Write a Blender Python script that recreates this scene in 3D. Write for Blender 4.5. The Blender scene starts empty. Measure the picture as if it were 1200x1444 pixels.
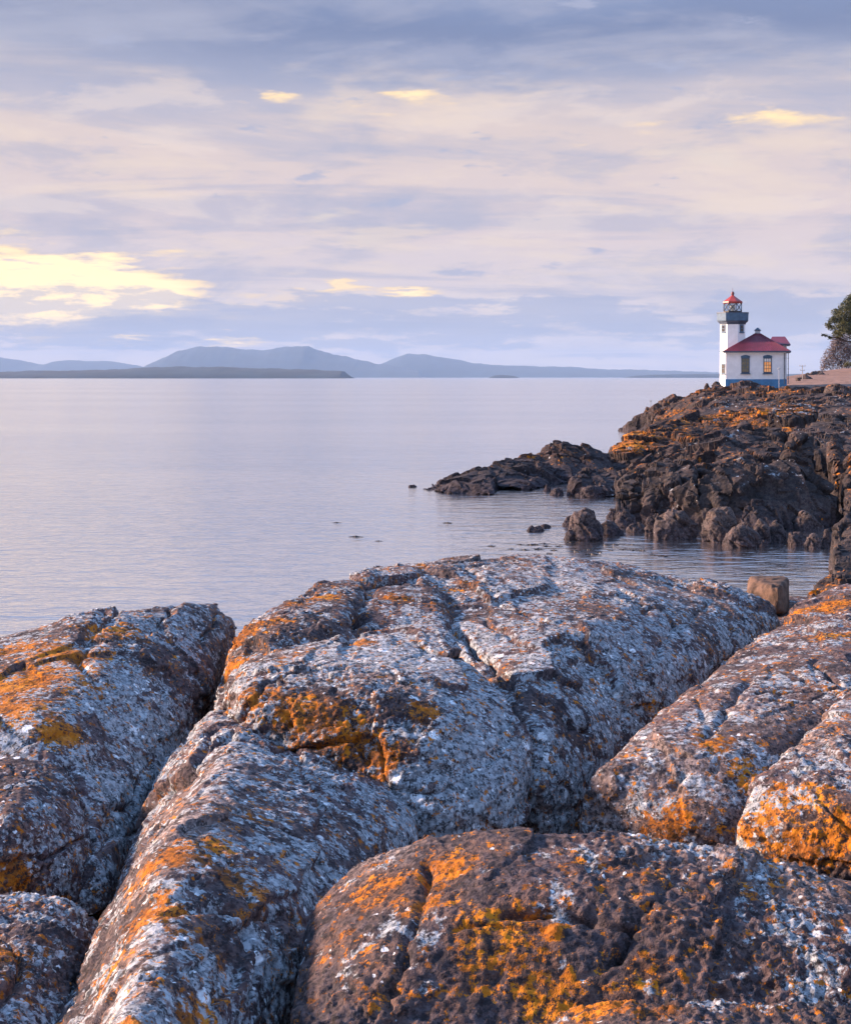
import bpy, bmesh, math, random
import numpy as np
from mathutils import Vector, Matrix
from mathutils.bvhtree import BVHTree

random.seed(7)
rng = np.random.default_rng(11)
scene = bpy.context.scene
COL = scene.collection

# ------------------------------------------------------------------ camera
EYE = 6.5                      # metres above the sea
FPX, CX, HY = 2000.0, 600.0, 531.5
cam_d = bpy.data.cameras.new('camera')
cam_d.sensor_fit = 'HORIZONTAL'; cam_d.sensor_width = 24; cam_d.lens = 40
cam_d.shift_y = -(722 - HY) / 1200.0
cam_d.clip_start = 0.05; cam_d.clip_end = 80000
cam = bpy.data.objects.new('camera', cam_d); COL.objects.link(cam)
cam.location = (0, 0, EYE); cam.rotation_euler = (math.radians(90), 0, 0)
scene.camera = cam

# ------------------------------------------------------------------ sun, exposure
SUN_AZ, SUN_EL = math.radians(-77), math.radians(20)
sl = bpy.data.lights.new('sun', 'SUN'); sl.energy = 5.0; sl.angle = math.radians(5)
sl.color = (1.0, 0.69, 0.50)
so = bpy.data.objects.new('sun', sl); COL.objects.link(so)
sv = Vector((math.sin(SUN_AZ)*math.cos(SUN_EL), math.cos(SUN_AZ)*math.cos(SUN_EL), math.sin(SUN_EL)))
so.rotation_euler = sv.to_track_quat('Z', 'Y').to_euler(); so.location = (-30, 10, 40)
vs = scene.view_settings
vs.view_transform = 'Standard'; vs.look = 'None'; vs.gamma = 1; vs.exposure = 1.35; vs.use_curve_mapping = False
scene.cycles.use_denoising = True
scene.cycles.max_bounces = 4; scene.cycles.diffuse_bounces = 2; scene.cycles.glossy_bounces = 2
scene.cycles.transparent_max_bounces = 8; scene.cycles.volume_bounces = 0

# ------------------------------------------------------------------ node expression helper
class X:
    """a socket with arithmetic"""
    def __init__(s, nt, sock): s.nt, s.s = nt, sock
    def _m(s, op, *a):
        n = s.nt.nodes.new('ShaderNodeMath'); n.operation = op
        for i, v in enumerate((s,) + a):
            if isinstance(v, X): s.nt.links.new(v.s, n.inputs[i])
            else: n.inputs[i].default_value = v
        return X(s.nt, n.outputs[0])
    def __add__(s, o): return s._m('ADD', o)
    __radd__ = __add__
    def __sub__(s, o): return s._m('SUBTRACT', o)
    def __rsub__(s, o): return (s * -1.0) + o
    def __mul__(s, o): return s._m('MULTIPLY', o)
    __rmul__ = __mul__
    def __truediv__(s, o): return s._m('DIVIDE', o)
    def abs(s): return s._m('ABSOLUTE')
    def max(s, o): return s._m('MAXIMUM', o)
    def min(s, o): return s._m('MINIMUM', o)
    def pow(s, o): return s._m('POWER', o)
    def exp(s): return s._m('EXPONENT')
    def sstep(s, a, b):
        n = s.nt.nodes.new('ShaderNodeMapRange'); n.interpolation_type = 'SMOOTHSTEP'
        s.nt.links.new(s.s, n.inputs[0])
        for i, v in ((1, a), (2, b)):
            if isinstance(v, X): s.nt.links.new(v.s, n.inputs[i])
            else: n.inputs[i].default_value = v
        return X(s.nt, n.outputs[0])
def link(nt, v, sock):
    if isinstance(v, X): nt.links.new(v.s, sock)
    else: sock.default_value = (tuple(v) + (1,)) if (isinstance(v, (tuple, list)) and len(v) == 3 and sock.type == 'RGBA') else v
def mixc(nt, f, a, b):
    n = nt.nodes.new('ShaderNodeMix'); n.data_type = 'RGBA'
    link(nt, f, n.inputs[0]); link(nt, a, n.inputs[6]); link(nt, b, n.inputs[7])
    return X(nt, n.outputs[2])
def noise(nt, vec, scale, detail=5, rough=.55, dist=0.0):
    n = nt.nodes.new('ShaderNodeTexNoise')
    link(nt, vec, n.inputs['Vector']); n.inputs['Scale'].default_value = scale
    n.inputs['Detail'].default_value = detail; n.inputs['Roughness'].default_value = rough
    n.inputs['Distortion'].default_value = dist
    return X(nt, n.outputs[0])
def voro(nt, vec, scale, feat='F1', out=0):
    n = nt.nodes.new('ShaderNodeTexVoronoi'); n.feature = feat
    link(nt, vec, n.inputs['Vector']); n.inputs['Scale'].default_value = scale
    return X(nt, n.outputs[out])
def comb(nt, x, y, z):
    n = nt.nodes.new('ShaderNodeCombineXYZ')
    for i, v in enumerate((x, y, z)): link(nt, v, n.inputs[i])
    return X(nt, n.outputs[0])
def ramp(nt, f, stops):
    n = nt.nodes.new('ShaderNodeValToRGB'); link(nt, f, n.inputs[0])
    e = n.color_ramp.elements
    while len(e) < len(stops): e.new(0.5)
    for i, (p, c) in enumerate(stops): e[i].position = p; e[i].color = tuple(c) + (1,)
    return X(nt, n.outputs[0])

# ------------------------------------------------------------------ world: broken evening cloud over a clear sky
world = bpy.data.worlds.new('World'); scene.world = world; world.use_nodes = True
nt = world.node_tree; nt.nodes.clear()
out = nt.nodes.new('ShaderNodeOutputWorld'); bg = nt.nodes.new('ShaderNodeBackground')
bg.inputs[1].default_value = 0.1
nt.links.new(bg.outputs[0], out.inputs[0])
tc = nt.nodes.new('ShaderNodeTexCoord'); sx = nt.nodes.new('ShaderNodeSeparateXYZ')
nt.links.new(tc.outputs['Generated'], sx.inputs[0])
dx, dy, dz = (X(nt, sx.outputs[i]) for i in range(3))
sky = nt.nodes.new('ShaderNodeTexSky'); sky.sky_type = 'NISHITA'; sky.sun_disc = False
sky.sun_elevation = SUN_EL; sky.sun_rotation = SUN_AZ; sky.air_density = 1.2; sky.dust_density = 2.0
az = dx._m('ARCTAN2', dy)
el = dz.max(0.0)
den = el + 0.075
q = comb(nt, dx / den, dy / den, 0.0)
n_big = noise(nt, q, 0.55, 4, .52, 0)
n_mid = noise(nt, q, 1.5, 5, .6, 0)
n_fin = noise(nt, q, 4.2, 4, .6, 0)
n_str = noise(nt, comb(nt, dx / den * .55, dy / den * 1.2, 4.0), 1.0, 6, .6, 1.0)
elw = el + (n_big - 0.5) * 0.10 + (n_str - 0.5) * 0.06 + az * 0.022
base = ramp(nt, elw * 1.0, [
    (0.000, (.86, .72, .70)), (0.030, (.70, .63, .68)), (0.060, (.72, .62, .63)), (0.110, (.72, .595, .585)),
    (0.165, (.71, .59, .56)), (0.190, (.57, .515, .56)), (0.208, (.34, .37, .51)), (0.240, (.205, .255, .42)),
    (0.330, (.28, .38, .62)), (0.50, (.38, .60, 1.06)), (0.80, (.41, .69, 1.28))])
bil = noise(nt, comb(nt, az * 8.0, el * 30.0, 6.0), 1.0, 6, .62, .3)
blue = (n_str * .7 + n_big * .3).sstep(.49, .60) * el.sstep(.25, .17) * .58
c1 = mixc(nt, blue, base, (.43, .44, .57))
c1 = mixc(nt, bil.sstep(.50, .63) * el.sstep(.30, .20) * .50, c1, (.40, .42, .55))
c1 = mixc(nt, bil.sstep(.48, .36) * el.sstep(.225, .19) * .40, c1, (.88, .73, .64))
cream = (n_mid * .55 + n_fin * .2 + n_str * .25).sstep(.505, .40) * el.sstep(.02, .09) * el.sstep(.235, .19) * .55
c2 = mixc(nt, cream, c1, (.84, .68, .56))
# paler folds inside the dark upper deck
fold = (n_mid * .5 + n_str * .5).sstep(.50, .38) * el.sstep(.19, .22) * el.sstep(.34, .28) * .40
c2 = mixc(nt, fold, c2, (.50, .50, .60))
# heaped blue cloud low over the islands
heap_n = noise(nt, comb(nt, az * 15.0, el * 60.0, 2.0), 1.0, 6, .62, 0)
heap = (heap_n + (el.sstep(.010, .028) * el.sstep(.068, .046)) * .22).sstep(.60, .70) * .75
c2 = mixc(nt, heap, c2, (.40, .43, .58))
# thin breaks in the cloud where the low light comes through
def blob(px, py, rx, ry, amp=1.0):
    a0 = math.atan((px - CX) / FPX); e0 = math.atan((HY - py) / FPX * math.cos(a0))
    u = (az - a0 + (n_str - .5) * .11) * (FPX / rx); v = (el - e0 + (n_fin - .5) * .022 + (n_mid - .5) * .02) * (FPX / ry)
    return (u * u + v * v).__mul__(-1.0).exp() * amp
g = blob(50, 406, 270, 58, 1.6)
for b in [(150, 425, 110, 12, .7), (575, 411, 60, 8, .95), (465, 408, 60, 7, .8), (185, 482, 70, 9, .9), (330, 481, 60, 9, 1.0),
          (30, 482, 60, 7, .6), (575, 139, 60, 14, .85), (405, 143, 70, 13, .78), (500, 150, 170, 22, .45), (520, 165, 60, 12, .6), (1100, 168, 230, 17, .80), (880, 200, 160, 16, .4),
          (385, 245, 50, 14, .45), (830, 205, 120, 18, .5)]:
    g = g.max(blob(*b))
gapn = (n_mid * .5 + n_fin * .5)
gap = (g * 1.5 - (bil - .42) * 4.2 - (gapn - .5) * 3.0).sstep(.35, 1.15) * g.sstep(.08, .45) * (1.0 - heap * .85)
c3 = mixc(nt, gap, c2, ramp(nt, g, [(0.3, (.86, .66, .50)), (0.75, (1.08, .80, .46)), (1.0, (1.40, 1.04, .58))]))
sc10 = nt.nodes.new('ShaderNodeVectorMath'); sc10.operation = 'SCALE'; sc10.inputs['Scale'].default_value = 4.3
nt.links.new(c3.s, sc10.inputs[0])
cover = (n_mid * .5 + n_big * .5).sstep(.30, .42) * .14 + .86
fin = mixc(nt, cover, X(nt, sky.outputs[0]), X(nt, sc10.outputs[0]))
nt.links.new(fin.s, bg.inputs[0])
world.cycles.sampling_method = 'MANUAL'; world.cycles.sample_map_resolution = 512

# ------------------------------------------------------------------ helpers
def P(px, py, d):                    # point seen at this place of the frame, d metres away
    return Vector(((px - CX) / FPX * d, d, EYE - (py - HY) / FPX * d))
def Q(px, py, h):                    # the same, given by its drop h below the eye
    return P(px, py, h * FPX / (py - HY))
def S(px, py):                       # a point on the sea
    return P(px, py, EYE * FPX / (py - HY))
def tag(o, label=None, cat=None, group=None, kind=None):
    for k, v in (('label', label), ('category', cat), ('group', group), ('kind', kind)):
        if v: o[k] = v
    return o
def link_mesh(name, me, mat=None, parent=None):
    o = bpy.data.objects.new(name, me); COL.objects.link(o)
    if mat and not me.materials: me.materials.append(mat)
    if parent: o.parent = parent
    return o
def bm_obj(name, bm, mat, parent=None, smooth=False):
    me = bpy.data.meshes.new(name); bm.normal_update(); bm.to_mesh(me); bm.free()
    if smooth: me.polygons.foreach_set('use_smooth', [True] * len(me.polygons))
    return link_mesh(name, me, mat, parent)
def empty(name, loc):
    o = bpy.data.objects.new(name, None); COL.objects.link(o); o.location = loc; o.empty_display_size = .2
    return o

# vectorised noise -------------------------------------------------------------
_pr = np.random.default_rng(3)
PERM = np.concatenate([_pr.permutation(256)] * 3).astype(np.int32)
GR = _pr.normal(size=(256, 3)).astype(np.float32); GR /= np.linalg.norm(GR, axis=1)[:, None]
RN = _pr.random((256, 7)).astype(np.float32)
def gn(p, f=1.0, seed=0):
    p = (p * f + seed * 17.31).astype(np.float32)
    i = np.floor(p).astype(np.int32); t = p - i; i &= 255
    u = t * t * t * (t * (t * 6 - 15) + 10)
    r = 0
    for a in (0, 1):
        wa = u[:, 0] if a else 1 - u[:, 0]; h1 = PERM[i[:, 0] + a]
        for b in (0, 1):
            wb = wa * (u[:, 1] if b else 1 - u[:, 1]); h2 = PERM[(h1 + i[:, 1] + b)]
            for c in (0, 1):
                w = wb * (u[:, 2] if c else 1 - u[:, 2]); g = GR[PERM[(h2 + i[:, 2] + c)]]
                r = r + w * (g[:, 0] * (t[:, 0] - a) + g[:, 1] * (t[:, 1] - b) + g[:, 2] * (t[:, 2] - c))
    return r * 1.5
def fbm(p, f, octv, seed=0, gain=.5):
    r = 0; a = 1
    for k in range(octv):
        r = r + a * gn(p, f * 2.03 ** k, seed + k * 3.7); a *= gain
    return r
def cells(p, f=1.0, seed=0, tilt=1.6):
    """chunky rock: (random facet height, distance to the nearest cell border)"""
    out_v = np.empty(len(p), np.float32); out_e = np.empty(len(p), np.float32)
    for s in range(0, len(p), 150000):
        x = (p[s:s + 150000] * f + seed * 11.7).astype(np.float32)
        i = np.floor(x).astype(np.int32); fr = x - i
        f1 = np.full(len(x), 9., np.float32); f2 = f1.copy(); v = np.zeros(len(x), np.float32)
        for a in (-1, 0, 1):
            h1 = PERM[(i[:, 0] + a) & 255]
            for b in (-1, 0, 1):
                h2 = PERM[h1 + ((i[:, 1] + b) & 255)]
                for c in (-1, 0, 1):
                    k = PERM[h2 + ((i[:, 2] + c) & 255)]; R = RN[k]
                    d = np.stack((a + R[:, 0] - fr[:, 0], b + R[:, 1] - fr[:, 1], c + R[:, 2] - fr[:, 2]), 1)
                    dd = np.sqrt((d * d).sum(1))
                    val = (R[:, 3] - .5) + ((R[:, 4:7] - .5) * d).sum(1) * tilt
                    m = dd < f1
                    f2 = np.where(m, f1, np.minimum(f2, dd)); v = np.where(m, val, v); f1 = np.where(m, dd, f1)
        out_v[s:s + 150000] = v; out_e[s:s + 150000] = f2 - f1
    return out_v, out_e
def sst(x, a, b):
    t = np.clip((x - a) / (b - a), 0, 1); return t * t * (3 - 2 * t)

# rock bodies ------------------------------------------------------------------
def hull_into(bm, pts):
    vs_ = [bm.verts.new(p) for p in pts]
    r = bmesh.ops.convex_hull(bm, input=vs_)
    dead = [e for e in set(r['geom_interior'] + r['geom_unused']) if isinstance(e, bmesh.types.BMVert)]
    if dead: bmesh.ops.delete(bm, geom=dead, context='VERTS')
def tops(pts, drop=.7, shrink=0.0):
    """hull points and copies of them dropped straight down"""
    return list(pts) + [p - Vector((0, 0, drop)) for p in pts]
def solid(hulls, voxel, smooth=3):
    """several convex hulls -> one closed, slightly worn body"""
    bm = bmesh.new()
    for h in hulls: hull_into(bm, h)
    me = bpy.data.meshes.new('tmp'); bm.to_mesh(me); bm.free()
    o = bpy.data.objects.new('tmp', me); COL.objects.link(o)
    m = o.modifiers.new('r', 'REMESH'); m.mode = 'VOXEL'; m.voxel_size = voxel
    if smooth:
        m = o.modifiers.new('s', 'SMOOTH'); m.factor = .5; m.iterations = smooth
    dg = bpy.context.evaluated_depsgraph_get()
    r = bpy.data.meshes.new_from_object(o.evaluated_get(dg))
    bpy.data.objects.remove(o); bpy.data.meshes.remove(me)
    return r
def subdiv(me, levels, zcut=None, simple=False):
    if zcut is not None:
        bm = bmesh.new(); bm.from_mesh(me)
        bmesh.ops.delete(bm, geom=[f for f in bm.faces if f.calc_center_median().z < zcut], context='FACES')
        bm.to_mesh(me); bm.free()
    if levels == 0: return me
    o = bpy.data.objects.new('tmp', me); COL.objects.link(o)
    m = o.modifiers.new('s', 'SUBSURF'); m.levels = levels; m.render_levels = levels
    if simple: m.subdivision_type = 'SIMPLE'
    dg = bpy.context.evaluated_depsgraph_get()
    r = bpy.data.meshes.new_from_object(o.evaluated_get(dg))
    bpy.data.objects.remove(o); bpy.data.meshes.remove(me)
    return r
def co_of(me):
    a = np.empty(len(me.vertices) * 3, np.float32); me.vertices.foreach_get('co', a); return a.reshape(-1, 3)
def no_of(me):
    a = np.empty(len(me.vertices) * 3, np.float32); me.vertex_normals.foreach_get('vector', a); return a.reshape(-1, 3)
def put(me, co):
    me.vertices.foreach_set('co', co.astype(np.float32).ravel()); me.update()
def finish_rock(name, me, mat, zone=None, smooth=True):
    """origin to the base centre, smooth shading, lichen and painted sunlit zones as a colour attribute"""
    co = co_of(me); c = np.array([(co[:, 0].min() + co[:, 0].max()) / 2, (co[:, 1].min() + co[:, 1].max()) / 2, co[:, 2].min()])
    put(me, co - c)
    me.polygons.foreach_set('use_smooth', [smooth] * len(me.polygons))
    if zone is not None:
        at = me.color_attributes.new('zone', 'FLOAT_COLOR', 'POINT')
        z4 = np.zeros((len(co), 4), np.float32); z4[:, :zone.shape[1]] = zone; at.data.foreach_set('color', z4.ravel())
    o = link_mesh(name, me, mat); o.location = c
    return o

# ------------------------------------------------------------------ materials
def new_mat(name):
    m = bpy.data.materials.new(name); m.use_nodes = True
    t = m.node_tree; b = t.nodes['Principled BSDF']
    return m, t, b
def plain(name, col, rough=.7, var=.15, scale=3.0, metallic=0.0, bump=0.0):
    m, t, b = new_mat(name)
    tcn = t.nodes.new('ShaderNodeTexCoord'); v = X(t, tcn.outputs['Object'])
    n = noise(t, v, scale, 6, .6)
    c = mixc(t, n.sstep(.35, .65), tuple(x * (1 - var) for x in col), tuple(min(1, x * (1 + var)) for x in col))
    t.links.new(c.s, b.inputs['Base Color']); b.inputs['Roughness'].default_value = rough; b.inputs['Metallic'].default_value = metallic
    if bump:
        bp = t.nodes.new('ShaderNodeBump'); bp.inputs['Distance'].default_value = bump
        t.links.new(noise(t, v, scale * 6, 5).s, bp.inputs['Height']); t.links.new(bp.outputs[0], b.inputs['Normal'])
    return m

def lichen_rock_mat(name, k=1.0, dark=(.024, .020, .024), mid=(.128, .104, .110), bumpd=.012):
    """k: pattern size factor (1 = close rock, coarser for far rock)"""
    m, t, b = new_mat(name)
    tcn = t.nodes.new('ShaderNodeTexCoord'); v = X(t, tcn.outputs['Object'])
    at = t.nodes.new('ShaderNodeVertexColor'); at.layer_name = 'zone'
    sp = t.nodes.new('ShaderNodeSeparateColor'); t.links.new(at.outputs[0], sp.inputs[0])
    zo, zp, zd = (X(t, sp.outputs[i]) for i in range(3))
    n0 = noise(t, v, 1.7 / k, 4, .6); n1 = noise(t, v, 7 / k, 5, .68, .2); n2 = noise(t, v, 38 / k, 4, .7)
    base = mixc(t, (n1 * .55 + n2 * .45).sstep(.36, .60), dark, mid)
    base = mixc(t, n0.sstep(.42, .60) * .55, base, mixc(t, n2.sstep(.4, .6), tuple(x * .9 for x in mid[:1]) + tuple(x * .62 for x in mid[1:]), tuple(x * 1.5 for x in mid)))
    base = mixc(t, zd, base, mixc(t, n2.sstep(.4, .62), (.016, .013, .018), (.06, .050, .062)))
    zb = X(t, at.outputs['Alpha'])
    base = mixc(t, zb * (n1 * .6 + n2 * .4).sstep(.34, .52), base, mixc(t, n2.sstep(.4, .6), (.20, .155, .145), (.44, .36, .335)))  # alpha zone: bare pink rock, with sunlit brightness put into its colour
    # grey crust lichen
    pn = noise(t, v, 8.5 / k, 5, .72, .15)
    base = mixc(t, (zo * 1.1 - .12 + (n1 - .5) * 1.6).sstep(.0, .6) * .6, base, mixc(t, n2.sstep(.40, .60), (.060, .026, .012), (.20, .085, .030)))
    th = 0.65 - zp * 0.24
    pm = (pn * .8 + n2 * .2 + (n0 - .5) * .35).sstep(th, th + .05)
    pale = mixc(t, n2.sstep(.38, .62), (.17, .192, .212), (.42, .455, .49))
    c = mixc(t, pm * .9, base, pale)
    # white crust patches
    warpv = t.nodes.new('ShaderNodeVectorMath'); warpv.operation = 'ADD'; t.links.new(v.s, warpv.inputs[0])
    wofs = t.nodes.new('ShaderNodeVectorMath'); wofs.operation = 'SCALE'; wofs.inputs['Scale'].default_value = .030 * k
    wns = t.nodes.new('ShaderNodeTexNoise'); t.links.new(v.s, wns.inputs['Vector']); wns.inputs['Scale'].default_value = 26 / k; wns.inputs['Detail'].default_value = 3
    t.links.new(wns.outputs['Color'], wofs.inputs[0]); t.links.new(wofs.outputs[0], warpv.inputs[1]); wv = X(t, warpv.outputs[0])
    def spots(scale, lim):
        """rounded crusts: one disc in some cells of a warped cell pattern"""
        n = t.nodes.new('ShaderNodeTexVoronoi'); t.links.new(wv.s, n.inputs['Vector']); n.inputs['Scale'].default_value = scale / k
        sc_ = t.nodes.new('ShaderNodeSeparateColor'); t.links.new(n.outputs['Color'], sc_.inputs[0])
        size = (lim - X(t, sc_.outputs[0])).max(0.0)._m('POWER', .5) * .62
        return X(t, n.outputs['Distance']).sstep(size, size - .10), X(t, sc_.outputs[1])
    ws, wr = spots(12.0, zp * .52 - .10 + (n0 - .5) * 1.0); ws2, wr2 = spots(34.0, zp * .52 - .03 + (n1 - .5) * 1.3)
    wm = ws.max(ws2)
    c = mixc(t, wm * .93, c, mixc(t, (n2 * .6 + wr * .4).sstep(.35, .65), (.45, .49, .52), (.82, .85, .87)))
    # orange and yellow lichen
    on = noise(t, v, 24 / k, 5, .74, .1); oth = 0.655 - zo * 0.31
    os_, or_ = spots(30.0, zo * .75 - .18 + (n1 - .5) * 1.2)
    om = (on + (n1 - .5) * .25).sstep(oth, oth + .05).max(os_ * .95)
    oc = ramp(t, noise(t, v, 5.0 / k, 3) * .6 + n2 * .4, [(.36, (.11, .045, .014)), (.44, (.27, .085, .010)), (.52, (.48, .155, .010)), (.60, (.55, .205, .012)), (.68, (.30, .185, .02))])
    c = mixc(t, om * .96, c, oc)
    # black specks and soot-dark crust
    sn = noise(t, v, 85 / k, 3, .65); s2 = noise(t, v, 26 / k, 4, .7)
    c = mixc(t, ((sn * .45 + s2 * .55).sstep(.515, .565)) * .86, c, (.022, .020, .023))
    t.links.new(c.s, b.inputs['Base Color'])
    b.inputs['Roughness'].default_value = .92; b.inputs['Specular IOR Level'].default_value = .22
    hgt = n2 * .9 + s2 * .6
    bp = t.nodes.new('ShaderNodeBump'); bp.inputs['Distance'].default_value = bumpd * k; bp.inputs['Strength'].default_value = 1.0
    t.links.new(hgt.s, bp.inputs['Height']); t.links.new(bp.outputs[0], b.inputs['Normal'])
    return m
M_ROCK = lichen_rock_mat('lichen_rock', 1.0)
M_SHORE = lichen_rock_mat('shore_rock', 8.0, dark=(.013, .011, .012), mid=(.062, .049, .046), bumpd=.0045)
M_BOULDER = lichen_rock_mat('boulder_rock', 4.0, dark=(.026, .021, .020), mid=(.125, .098, .090), bumpd=.006)

# ------------------------------------------------------------------ sea
def sea_mat():
    m, t, b = new_mat('sea_water')
    g = t.nodes.new('ShaderNodeNewGeometry'); sp = t.nodes.new('ShaderNodeSeparateXYZ'); t.links.new(g.outputs['Position'], sp.inputs[0])
    x, y = X(t, sp.outputs[0]), X(t, sp.outputs[1])
    b.inputs['Base Color'].default_value = (.045, .06, .08, 1); b.inputs['Roughness'].default_value = .07
    b.inputs['IOR'].default_value = 1.333
    v1 = comb(t, x * .55, y, 0.0); v2 = comb(t, x * .25, y, 3.0)
    w = noise(t, v1, 1.1, 4, .55, .4) * .15 + noise(t, v1, 3.2, 3, .5) * .05 + noise(t, v2, .16, 4, .5, .3) * .22 + noise(t, v2, .035, 3) * .25
    bp = t.nodes.new('ShaderNodeBump'); bp.inputs['Distance'].default_value = 1.0
    patch = noise(t, comb(t, x * .3, y, 9.0), .012, 5, .6).sstep(.35, .7)
    t.links.new((patch * .5 + .35).s, bp.inputs['Strength'])
    t.links.new(w.s, bp.inputs['Height']); t.links.new(bp.outputs[0], b.inputs['Normal'])
    gl = t.nodes.new('ShaderNodeBsdfGlossy'); gl.inputs['Color'].default_value = (1.0, .97, .97, 1); gl.inputs['Roughness'].default_value = .13
    t.links.new(bp.outputs[0], gl.inputs['Normal']); mx = t.nodes.new('ShaderNodeMixShader'); mx.inputs[0].default_value = .85
    t.links.new(b.outputs[0], mx.inputs[1]); t.links.new(gl.outputs[0], mx.inputs[2]); t.links.new(mx.outputs[0], t.nodes['Material Output'].inputs[0])
    return m
me = bpy.data.meshes.new('sea')
me.from_pydata([(-14000, -1500, 0), (14000, -1500, 0), (14000, 27000, 0), (-14000, 27000, 0)], [], [(0, 1, 2, 3)])
sea = tag(link_mesh('sea', me, sea_mat()), kind='structure', label='calm lavender sea reaching the horizon')

# ------------------------------------------------------------------ far islands
M_FOREST = plain('far_forest', (.010, .024, .034), .95, .4, .004)
def island(label, prof, d, depth, amp, seed, name='island', cat='island'):
    px = np.array([p[0] for p in prof], float); py = np.array([p[1] for p in prof], float)
    nx, ny = 260, 22
    xs = np.linspace(px[0], px[-1], nx); hh = (HY - np.interp(xs, px, py)) / FPX * d + 0.0
    ker = np.array([1, 2, 3, 2, 1]) / 9.; hh = np.convolve(np.pad(hh, 2, 'edge'), ker, 'valid')
    vv = []
    for j in range(ny):
        s = j / (ny - 1); sec = math.sin(math.pi * s) ** .7 if 0 < j < ny - 1 else 0
        yy = d + (s - .5) * depth
        pts = np.stack([xs * 0.02, np.full(nx, s * 3.), np.full(nx, seed * 7.)], 1)
        r = fbm(pts, 2.2, 5, seed, .6) * amp * 1.5; r2 = gn(pts, 25, seed + 2) * amp * .4
        edge = np.minimum(1, np.minimum(np.arange(nx), np.arange(nx)[::-1]) / 6.)
        h = np.maximum((hh * (sec if abs(s - .5) > .03 else 1.0) + (r + r2) * sec * .8) * edge, -3 if sec == 0 else -1)
        for k in range(nx): vv.append(((xs[k] - CX) / FPX * d, yy, h[k] if sec else -3.0))
    ff = [(j * nx + k, j * nx + k + 1, (j + 1) * nx + k + 1, (j + 1) * nx + k) for j in range(ny - 1) for k in range(nx - 1)]
    me = bpy.data.meshes.new(name)
    c = Vector(((px[0] + px[-1]) / 2 - CX, 0, 0)) / FPX * d; c.y = d
    me.from_pydata([(a - c.x, b_ - c.y, z) for a, b_, z in vv], [], ff)
    me.polygons.foreach_set('use_smooth', [True] * len(me.polygons))
    o = link_mesh(name, me, M_FOREST); o.location = c
    tag(o, label, cat, 'hazy islands on the horizon'); return o
island('low dark blue wooded island in front of the higher blue mountains, at the left',
       [(-120, 525), (-40, 523), (0, 523), (50, 521), (110, 521), (170, 519), (220, 515.5), (300, 515.5), (380, 518), (440, 519.5), (480, 521.5), (492, 524), (499, 531)], 7500, 800, 4, 1)
island('broad blue two-humped mountain island behind the low dark island',
       [(195, 524), (215, 514), (250, 495), (285, 488), (310, 488.5), (340, 491), (372, 493), (405, 487.5), (435, 487.5), (450, 494), (485, 502), (510, 507), (530, 512), (560, 515), (600, 524)], 20000, 2800, 14, 2, 'mountain', 'mountain')
island('long blue ridge sloping from a rounded hump down towards the lighthouse',
       [(515, 524), (540, 511), (562, 502), (575, 498), (600, 499.5), (640, 506), (665, 511), (700, 514), (760, 516), (800, 516.5), (850, 520), (930, 521.5), (1010, 524.5), (1060, 529)], 21500, 2800, 10, 3, 'mountain', 'mountain')
island('faint pale mountain ridge at the left edge behind the dark island',
       [(-140, 500), (-60, 501), (0, 503.5), (30, 508), (65, 514), (80, 509), (95, 507), (130, 508.5), (165, 510), (190, 514), (230, 524)], 23500, 2500, 10, 4, 'mountain', 'mountain')
island('tiny flat islet on the horizon below the long blue ridge',
       [(690, 531), (697, 528), (706, 527.2), (716, 527.8), (726, 529), (731, 531)], 10000, 300, 1, 5, 'islet', 'islet')
island('thin low blue spit on the horizon just left of the lighthouse',
       [(880, 531), (900, 528), (940, 526.5), (990, 526.2), (1040, 526.5), (1130, 526), (1200, 528), (1210, 531)], 12500, 300, 1.5, 6, 'low_spit', 'spit')

# ------------------------------------------------------------------ air
hz = bpy.data.materials.new('haze_air'); hz.use_nodes = True; t = hz.node_tree; t.nodes.clear()
ho = t.nodes.new('ShaderNodeOutputMaterial'); pv = t.nodes.new('ShaderNodeVolumePrincipled')
pv.inputs['Color'].default_value = (.43, .645, 1.0, 1); pv.inputs['Density'].default_value = 4.0e-5; pv.inputs['Anisotropy'].default_value = 0.0
t.links.new(pv.outputs[0], ho.inputs['Volume'])
bm = bmesh.new(); bmesh.ops.create_cube(bm, size=1.0)
for v in bm.verts: v.co = Vector((v.co.x * 28100, v.co.y * 28600 + 12750, (v.co.z + .5) * 502 - 12.0))
haze = bm_obj('haze', bm, hz); tag(haze, 'thin bluish evening haze over the sea', kind='stuff')

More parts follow.
